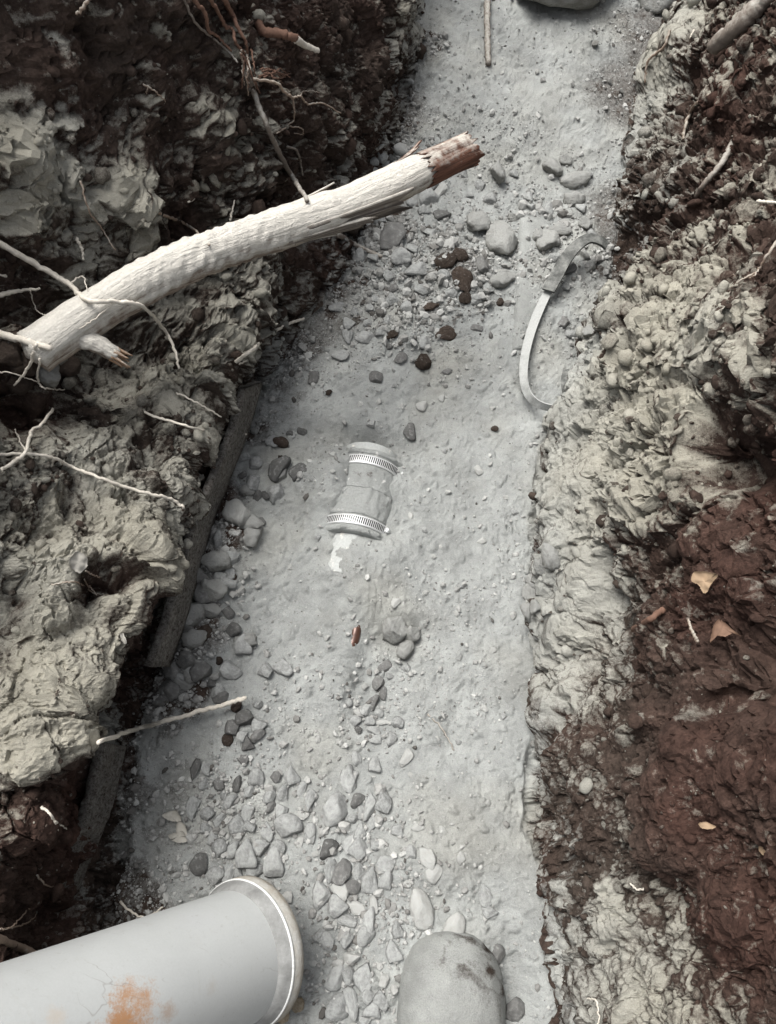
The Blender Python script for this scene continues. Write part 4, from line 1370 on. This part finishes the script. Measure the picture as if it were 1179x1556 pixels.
place([(515, 355, 75, 50), (450, 350, 45, 65), (580, 335, 50, 40), (455, 300, 50, 60), (665, 35, 80, 70), (730, 90, 90, 65), (500, 25, 60, 60), (760, 380, 60, 60), (970, 210, 50, 35), (705, 745, 60, 65, D_),
       (755, 640, 50, 40, P_), (835, 605, 30, 30, P_), (420, 430, 70, 50), (145, 785, 55, 65), (630, 205, 50, 60), (690, 235, 50, 50), (610, 290, 45, 40), (700, 270, 40, 35, P_), (410, 235, 90, 40),
       (585, 150, 34, 30, P_), (560, 95, 26, 24, D_), (540, 240, 40, 40), (480, 255, 30, 50), (750, 160, 60, 50), (620, 110, 60, 50), (640, 160, 50, 40, D_), (840, 110, 50, 50), (560, 200, 40, 36),
       (800, 250, 50, 40, D_), (870, 180, 50, 50), (1020, 160, 50, 40), (530, 300, 36, 30)], 360, 380, 2.68, 'rubble', sink=.3)
place([(765, 465, 85, 75, -30, B_), (855, 345, 95, 60, -15, B_), (630, 350, 60, 40, B_), (920, 130, 80, 110, -20, B_), (1075, 215, 42, 35, B_), (665, 440, 50, 50, D_), (570, 520, 60, 50, D_), (850, 50, 90, 70, B_),
       (790, 240, 70, 50, B_), (375, 583, 34, 24, B_), (850, 497, 45, 24, D_), (620, 395, 32, 26, D_), (980, 320, 60, 30, D_), (905, 30, 70, 60, B_), (1050, 730, 30, 26, B_), (310, 520, 50, 80, D_), (930, 200, 50, 60, B_)], 360, 380, 2.68, 'brown', 'soil_clod', .35)
place([(265, 240, 85, 80), (320, 210, 50, 80, P_), (500, 190, 45, 60), (545, 250, 60, 50), (600, 610, 110, 70, C_), (210, 570, 100, 70), (145, 510, 90, 90), (100, 420, 130, 120, D_), (25, 510, 60, 70),
       (510, 545, 60, 80, D_), (475, 695, 50, 40), (455, 230, 34, 30), (240, 300, 60, 50), (190, 260, 60, 40), (330, 320, 80, 60, D_), (280, 400, 60, 60), (200, 470, 60, 60), (50, 350, 60, 40), (400, 350, 60, 40), (290, 185, 40, 60), (420, 130, 40, 50)], 560, 220, 2.9475, 'rubble2', sink=.25)
place([(830, 120, 85, 80, C_), (880, 75, 60, 55, C_), (920, 165, 130, 80, C_), (915, 255, 90, 75, C_), (950, 290, 60, 45), (800, 295, 50, 60), (715, 240, 44, 60), (805, 450, 100, 130, C_), (860, 390, 110, 60, C_), (760, 420, 60, 60, C_),
       (970, 360, 60, 60, C_), (985, 545, 60, 100, C_), (960, 500, 70, 50, C_), (835, 515, 60, 40), (730, 285, 40, 36), (650, 135, 40, 36), (900, 560, 50, 60, D_), (880, 640, 40, 36), (870, 800, 50, 60, D_), (990, 400, 50, 40), (980, 145, 50, 36), (650, 330, 50, 40, C_),
       (985, 850, 60, 60, C_), (900, 850, 60, 40)], 560, 220, 2.9475, 'strap', 'soil_clod', .3, .8)
place([(145, 25, 70, 60, P_), (50, 15, 60, 30, 25, P_), (60, 60, 50, 50), (75, 95, 35, 40), (190, 45, 50, 40), (25, 80, 40, 40), (100, 70, 50, 40, D_), (20, 110, 40, 30)], 560, 220, 2.9475, 'rootstone', sink=.25)
place([(850, 465, 60, 50), (795, 475, 40, 45), (685, 470, 75, 55), (580, 380, 70, 60, C_), (585, 310, 70, 70, C_), (740, 30, 100, 60, C_), (620, 60, 60, 50, D_), (650, 150, 90, 60, C_), (600, 190, 70, 60, D_), (690, 130, 50, 40), (640, 230, 80, 60, C_),
       (560, 440, 60, 50, D_), (600, 470, 60, 60, D_), (520, 470, 60, 50, D_), (510, 530, 70, 50, D_), (480, 560, 50, 40, D_), (720, 400, 60, 60), (700, 350, 50, 40, D_), (630, 290, 60, 40, C_), (680, 210, 50, 40), (560, 330, 50, 50, C_), (740, 380, 80, 40, C_), (550, 510, 60, 40, C_)],
      0, 780, 1.965, 'edge', 'soil_clod', .25, .8)
place([(570, 660, 75, 90, D_), (600, 730, 50, 80, D_), (540, 790, 70, 90, D_), (485, 835, 75, 90), (420, 910, 70, 70), (510, 910, 70, 60), (535, 965, 105, 55, 20), (600, 915, 90, 34, 0, P_), (555, 1025, 100, 60), (420, 800, 50, 45, P_), (610, 560, 90, 60, D_),
       (425, 1155, 60, 90), (535, 1190, 90, 100), (745, 1150, 80, 110, P_), (380, 1280, 100, 150), (310, 1040, 36, 36, P_), (345, 1065, 36, 34, P_), (480, 690, 40, 36, P_), (640, 620, 60, 40), (570, 860, 60, 50), (440, 970, 50, 50, D_), (690, 920, 80, 70), (650, 1020, 70, 90)],
      440, 880, 4.21, 'crack', sink=.25)
o = stone(600, 957, 38, 38, 10, C_, 'pale rounded double clod resting in a dip of the dusty floor', 'clod', None, .15, 'soil_clod', .9)
k0 = stone(625, 962, 24, 24, 30, C_, 'pale rounded clod half hidden beside the larger pale double clod', 'clod', None, .15, 'soil_clod', .9)
k1 = stone(613, 990, 26, 32, 10, C_, 'knobbly pale clod just in front of the double clod', 'clod', None, .15, 'soil_clod', .9)
stone(756, 273, 24, 26, 0, C_, 'knob-shaped dusty stone standing up on the far dust slope', 'stone', None, .1, 'stone', 1.1)
stone(763, 372, 46, 66, -20, C_, 'large pale boulder with a blunt snout beside the flat board edge', 'boulder', None, .2, 'boulder', .8)
stone(728, 345, 40, 40, 10, C_, 'pale crusty lump behind the blunt boulder', 'clod', None, .3, 'soil_clod', .8)
stone(850, -10, 165, 95, -6, C_, 'big dusty boulder closing the far end of the trench', 'boulder', None, .3, 'boulder', .9)
stone(995, 2, 60, 50, 10, C_, 'dusty clod beside the far boulder at the right bank', 'clod', None, .3, 'soil_clod', .9)
stone(362, 788, 40, 44, 0, C_, 'pale crumbling lump with a dark hollow under it near the long board', 'clod', None, .2, 'soil_clod', .9)
stone(840, 845, 30, 40, 0, C_, 'rounded pale lump squeezed out at the foot of the clay ledge', 'clod', None, .3, 'soil_clod', .9)
for (x, y, w, h) in ((806, 905, 24, 34), (812, 885, 26, 26), (803, 930, 20, 30), (822, 862, 24, 24), (815, 925, 18, 22)):
    stone(x, y, w, h, 0, C_, 'small dusty clod at the foot of the smooth clay ledge', 'clod', 'clods at the clay ledge', .3, 'soil_clod', .9)
for (x, y, w, h, k) in ((40, 552, 46, 36, B_), (72, 566, 40, 34, C_), (20, 535, 44, 40, B_), (100, 560, 34, 30, B_), (55, 520, 30, 34, C_), (30, 580, 36, 30, B_), (90, 540, 26, 24, C_)):
    stone(x, y, w, h, 0, k, look(k, w, h, 'clod') + ' packed round the base of the thick root', 'clod', 'clods round the thick root base', .2, 'soil_clod', .9)
for (x, y, w, h) in ((412, 1528, 30, 24), (438, 1512, 22, 20), (430, 1540, 26, 26), (455, 1528, 20, 18), (405, 1549, 26, 20), (448, 1496, 16, 18)):
    stone(x, y, w, h, 0, 'stone_tan', look('stone_tan', w, h, 'stone') + ' tucked under the white pipe rim', 'stone', 'tan stones under the pipe rim', .3, 'stone', .8)
# crumbly clods of the banks
def spray(n, box, smin, smax, key, lb, sink=.45, name='soil_clod', ok=None, flat=.85):
    l, c, g = LB[lb]
    k = 0
    while k < n:
        x, y = random.uniform(box[0], box[2]), random.uniform(box[1], box[3])
        if ok is not None and not ok(x, y): continue
        w = smin * (smax / smin) ** (random.random() ** 1.6)
        kk = key if isinstance(key, str) else random.choice(key)
        h = w * random.uniform(.7, 1.35)
        stone(x, y, w, h, random.uniform(0, 180), kk, look(kk, w, h, c) + ' ' + l + near(lb, x, y), c, g, sink, name, flat)
        k += 1
LB['edge2'] = ('in rubble by the long board', 'clod', 'rubble strip along the long board')
def in_strip(x, y):
    t = (y - 640) / (1060 - 640)
    xl = 385 + (245 - 385) * t
    return xl < x < xl + 75 + 25 * math.sin(y * .02)
spray(46, (240, 650, 470, 1060), 12, 34, ['dust_clod', 'stone_dark', 'stone_dark', 'stone', 'stone_brown'], 'edge2', .42, 'soil_clod', in_strip, .8)  # brownish clods; the extra dark picks also put the strip's shade into their colour
spray(40, (430, 560, 800, 1330), 8, 14, ['stone', 'stone_pale', 'stone_pale'], 'lone', .35, 'pebble', flat=.6)

# ------------------------------------------------------------------ what nobody could count: grit and crumbs
def ico(sub):
    bm = bmesh.new()
    bmesh.ops.create_icosphere(bm, subdivisions=sub, radius=1)
    bm.verts.ensure_lookup_table()
    V = np.array([tuple(v.co) for v in bm.verts], np.float32)
    F = np.array([[v.index for v in f.verts] for f in bm.faces], np.int32)
    bm.free()
    return V, F
def rand_rot(n):
    q = rng.normal(size=(n, 4)).astype(np.float32)
    q /= np.linalg.norm(q, axis=1, keepdims=True)
    w, x, y, z = q.T
    return np.stack([1 - 2 * (y * y + z * z), 2 * (x * y - z * w), 2 * (x * z + y * w), 2 * (x * y + z * w), 1 - 2 * (x * x + z * z), 2 * (y * z - x * w),
                     2 * (x * z - y * w), 2 * (y * z + x * w), 1 - 2 * (x * x + y * y)], 1).reshape(-1, 3, 3)
def scatter(name, label, cat, pick, size, sub, mat, attrs, aspect=.35, sink=.25, jag=.18, flat=False):
    bv, bf = ico(sub)
    n = len(pick)
    sc = size[:, None] * (1 + aspect * rng.uniform(-1, 1, (n, 3))).astype(np.float32)
    R = rand_rot(n)
    pts = bv[None] * (1 + jag * rng.normal(size=(n, len(bv), 1)).astype(np.float32)) * sc[:, None, :]
    pts = np.einsum('nij,nkj->nki', R, pts) + (PD[pick] + ND[pick] * (size * (1 - 2 * sink))[:, None])[:, None, :]
    F = (bf[None] + (np.arange(n) * len(bv))[:, None, None]).reshape(-1, 3)
    at = np.repeat(attrs, len(bv), 0)
    me = fast_mesh(name, pts.reshape(-1, 3), F, mat, at, 3)
    if flat: me.polygons.foreach_set('use_smooth', np.zeros(len(F), bool))
    o = link(bpy.data.objects.new(name, me))
    o['kind'] = 'stuff'
    tag(o, label, cat)
    return o
# which surface points lie in the part of the trench that was photographed (with a margin)
rel = PD - np.array([0, 0, CAM_H], np.float32)
dep = rel[:, 1] * CT - rel[:, 2] * ST
uu_ = rel[:, 0] / dep
vv_ = (rel[:, 1] * ST + rel[:, 2] * CT) / dep
seen = (dep > .2) & (np.abs(uu_) < .62) & (np.abs(vv_) < .80)
# each point's share of area
area = np.linalg.norm(np.cross(np.gradient(GD, axis=0), np.gradient(GD, axis=1)), axis=2).reshape(-1)
def choose(w, n):
    p = np.where(seen, w * area, 0).astype(np.float64)
    return rng.choice(len(p), n, p=p / p.sum())
pxm = dep / 1179
# crumbs of the banks
wq = wall_w * (.10 + roughv ** 1.5) * (.25 + sstep(-.3, .5, fbm(PD, 16, 205, 3)))
pk = choose(wq / np.maximum(pxm, 1e-4) ** 2, 4000)
sz = (2.2 * np.exp(rng.exponential(.5, len(pk)))).clip(0, 10).astype(np.float32) * pxm[pk]
at = attr[pk].copy()
at[:, 0] = np.clip(at[:, 0] + rng.normal(0, .22, len(pk)), 0, 1)
scatter('soil_crumbs', 'loose crumbs of earth clinging to the trench banks', 'crumbs', pk, sz, 2, M['soil'], at, .4, .42, .10)
pk = choose(wq / np.maximum(pxm, 1e-4) ** 2, 22000)
sz = (.8 * np.exp(rng.exponential(.45, len(pk)))).clip(0, 4).astype(np.float32) * pxm[pk]
at = attr[pk].copy()
at[:, 0] = np.clip(at[:, 0] + rng.normal(0, .25, len(pk)), 0, 1)
scatter('soil_grains', 'fine grains of earth sprinkled over the trench banks', 'crumbs', pk, sz, 1, M['soil'], at, .4, .35, .15, True)
# grit in the dust of the floor
ms_ = NT('floor_grit')
ga = ms_.n('ShaderNodeAttribute', attribute_name='soil')
sp_ = ms_.n('ShaderNodeSeparateColor')
ms_.l(ga.outputs['Color'], sp_.inputs[0])
gc = ms_.mix(sp_.outputs[0], (.10, .095, .088), (.46, .465, .45))
gc = ms_.gain(gc, ms_.noise(300, 3), .85, 1.12)
ms_.out(gc, .95, .15)
hits = fbm(PD, 7, 201, 3)
gw = floor_w * (.35 + 1.8 * gr_floor + 1.2 * sstep(.05, .35, hits))
pk = choose(gw / np.maximum(pxm, 1e-4) ** 2, 22000)
sz = (.65 * np.exp(rng.exponential(.42, len(pk)))).clip(0, 4.5).astype(np.float32) * pxm[pk]
at = attr[pk].copy()
at[:, 0] = np.clip(rng.normal(.72, .2, len(pk)) - .55 * (rng.random(len(pk)) < .06), 0, 1)
scatter('floor_grit', 'fine grit and gravel chips sprinkled through the dust of the trench floor', 'gravel', pk, sz, 1, ms_.m, at, .45, .3, .16, True)

# broken chips packed between the larger stones
gz = floor_w * sstep(.42, .8, roughv)
for (px, py, r) in ((570, 1330, 90), (540, 1480, 90), (370, 1230, 90), (620, 420, 110), (640, 250, 50), (330, 900, 50), (670, 120, 45), (850, 330, 50), (560, 1090, 40)):
    c = np.array(tuple(W(px, py, 0)), np.float32)
    gz = gz + floor_w * .8 * np.exp(-((PD - c) ** 2).sum(1) / (r * 1.3 / 1179) ** 2)
pk = choose(gz / np.maximum(pxm, 1e-4) ** 2, 3400)
sz = (2.0 * np.exp(rng.exponential(.42, len(pk)))).clip(0, 7).astype(np.float32) * pxm[pk]
at = attr[pk].copy()
at[:, 0] = np.clip(rng.normal(.62, .2, len(pk)) - .5 * (rng.random(len(pk)) < .08), 0, 1)
scatter('gravel_chips', 'small broken stone chips packed between the larger stones of the floor', 'gravel', pk, sz, 1, ms_.m, at, .5, .36, .14, True)
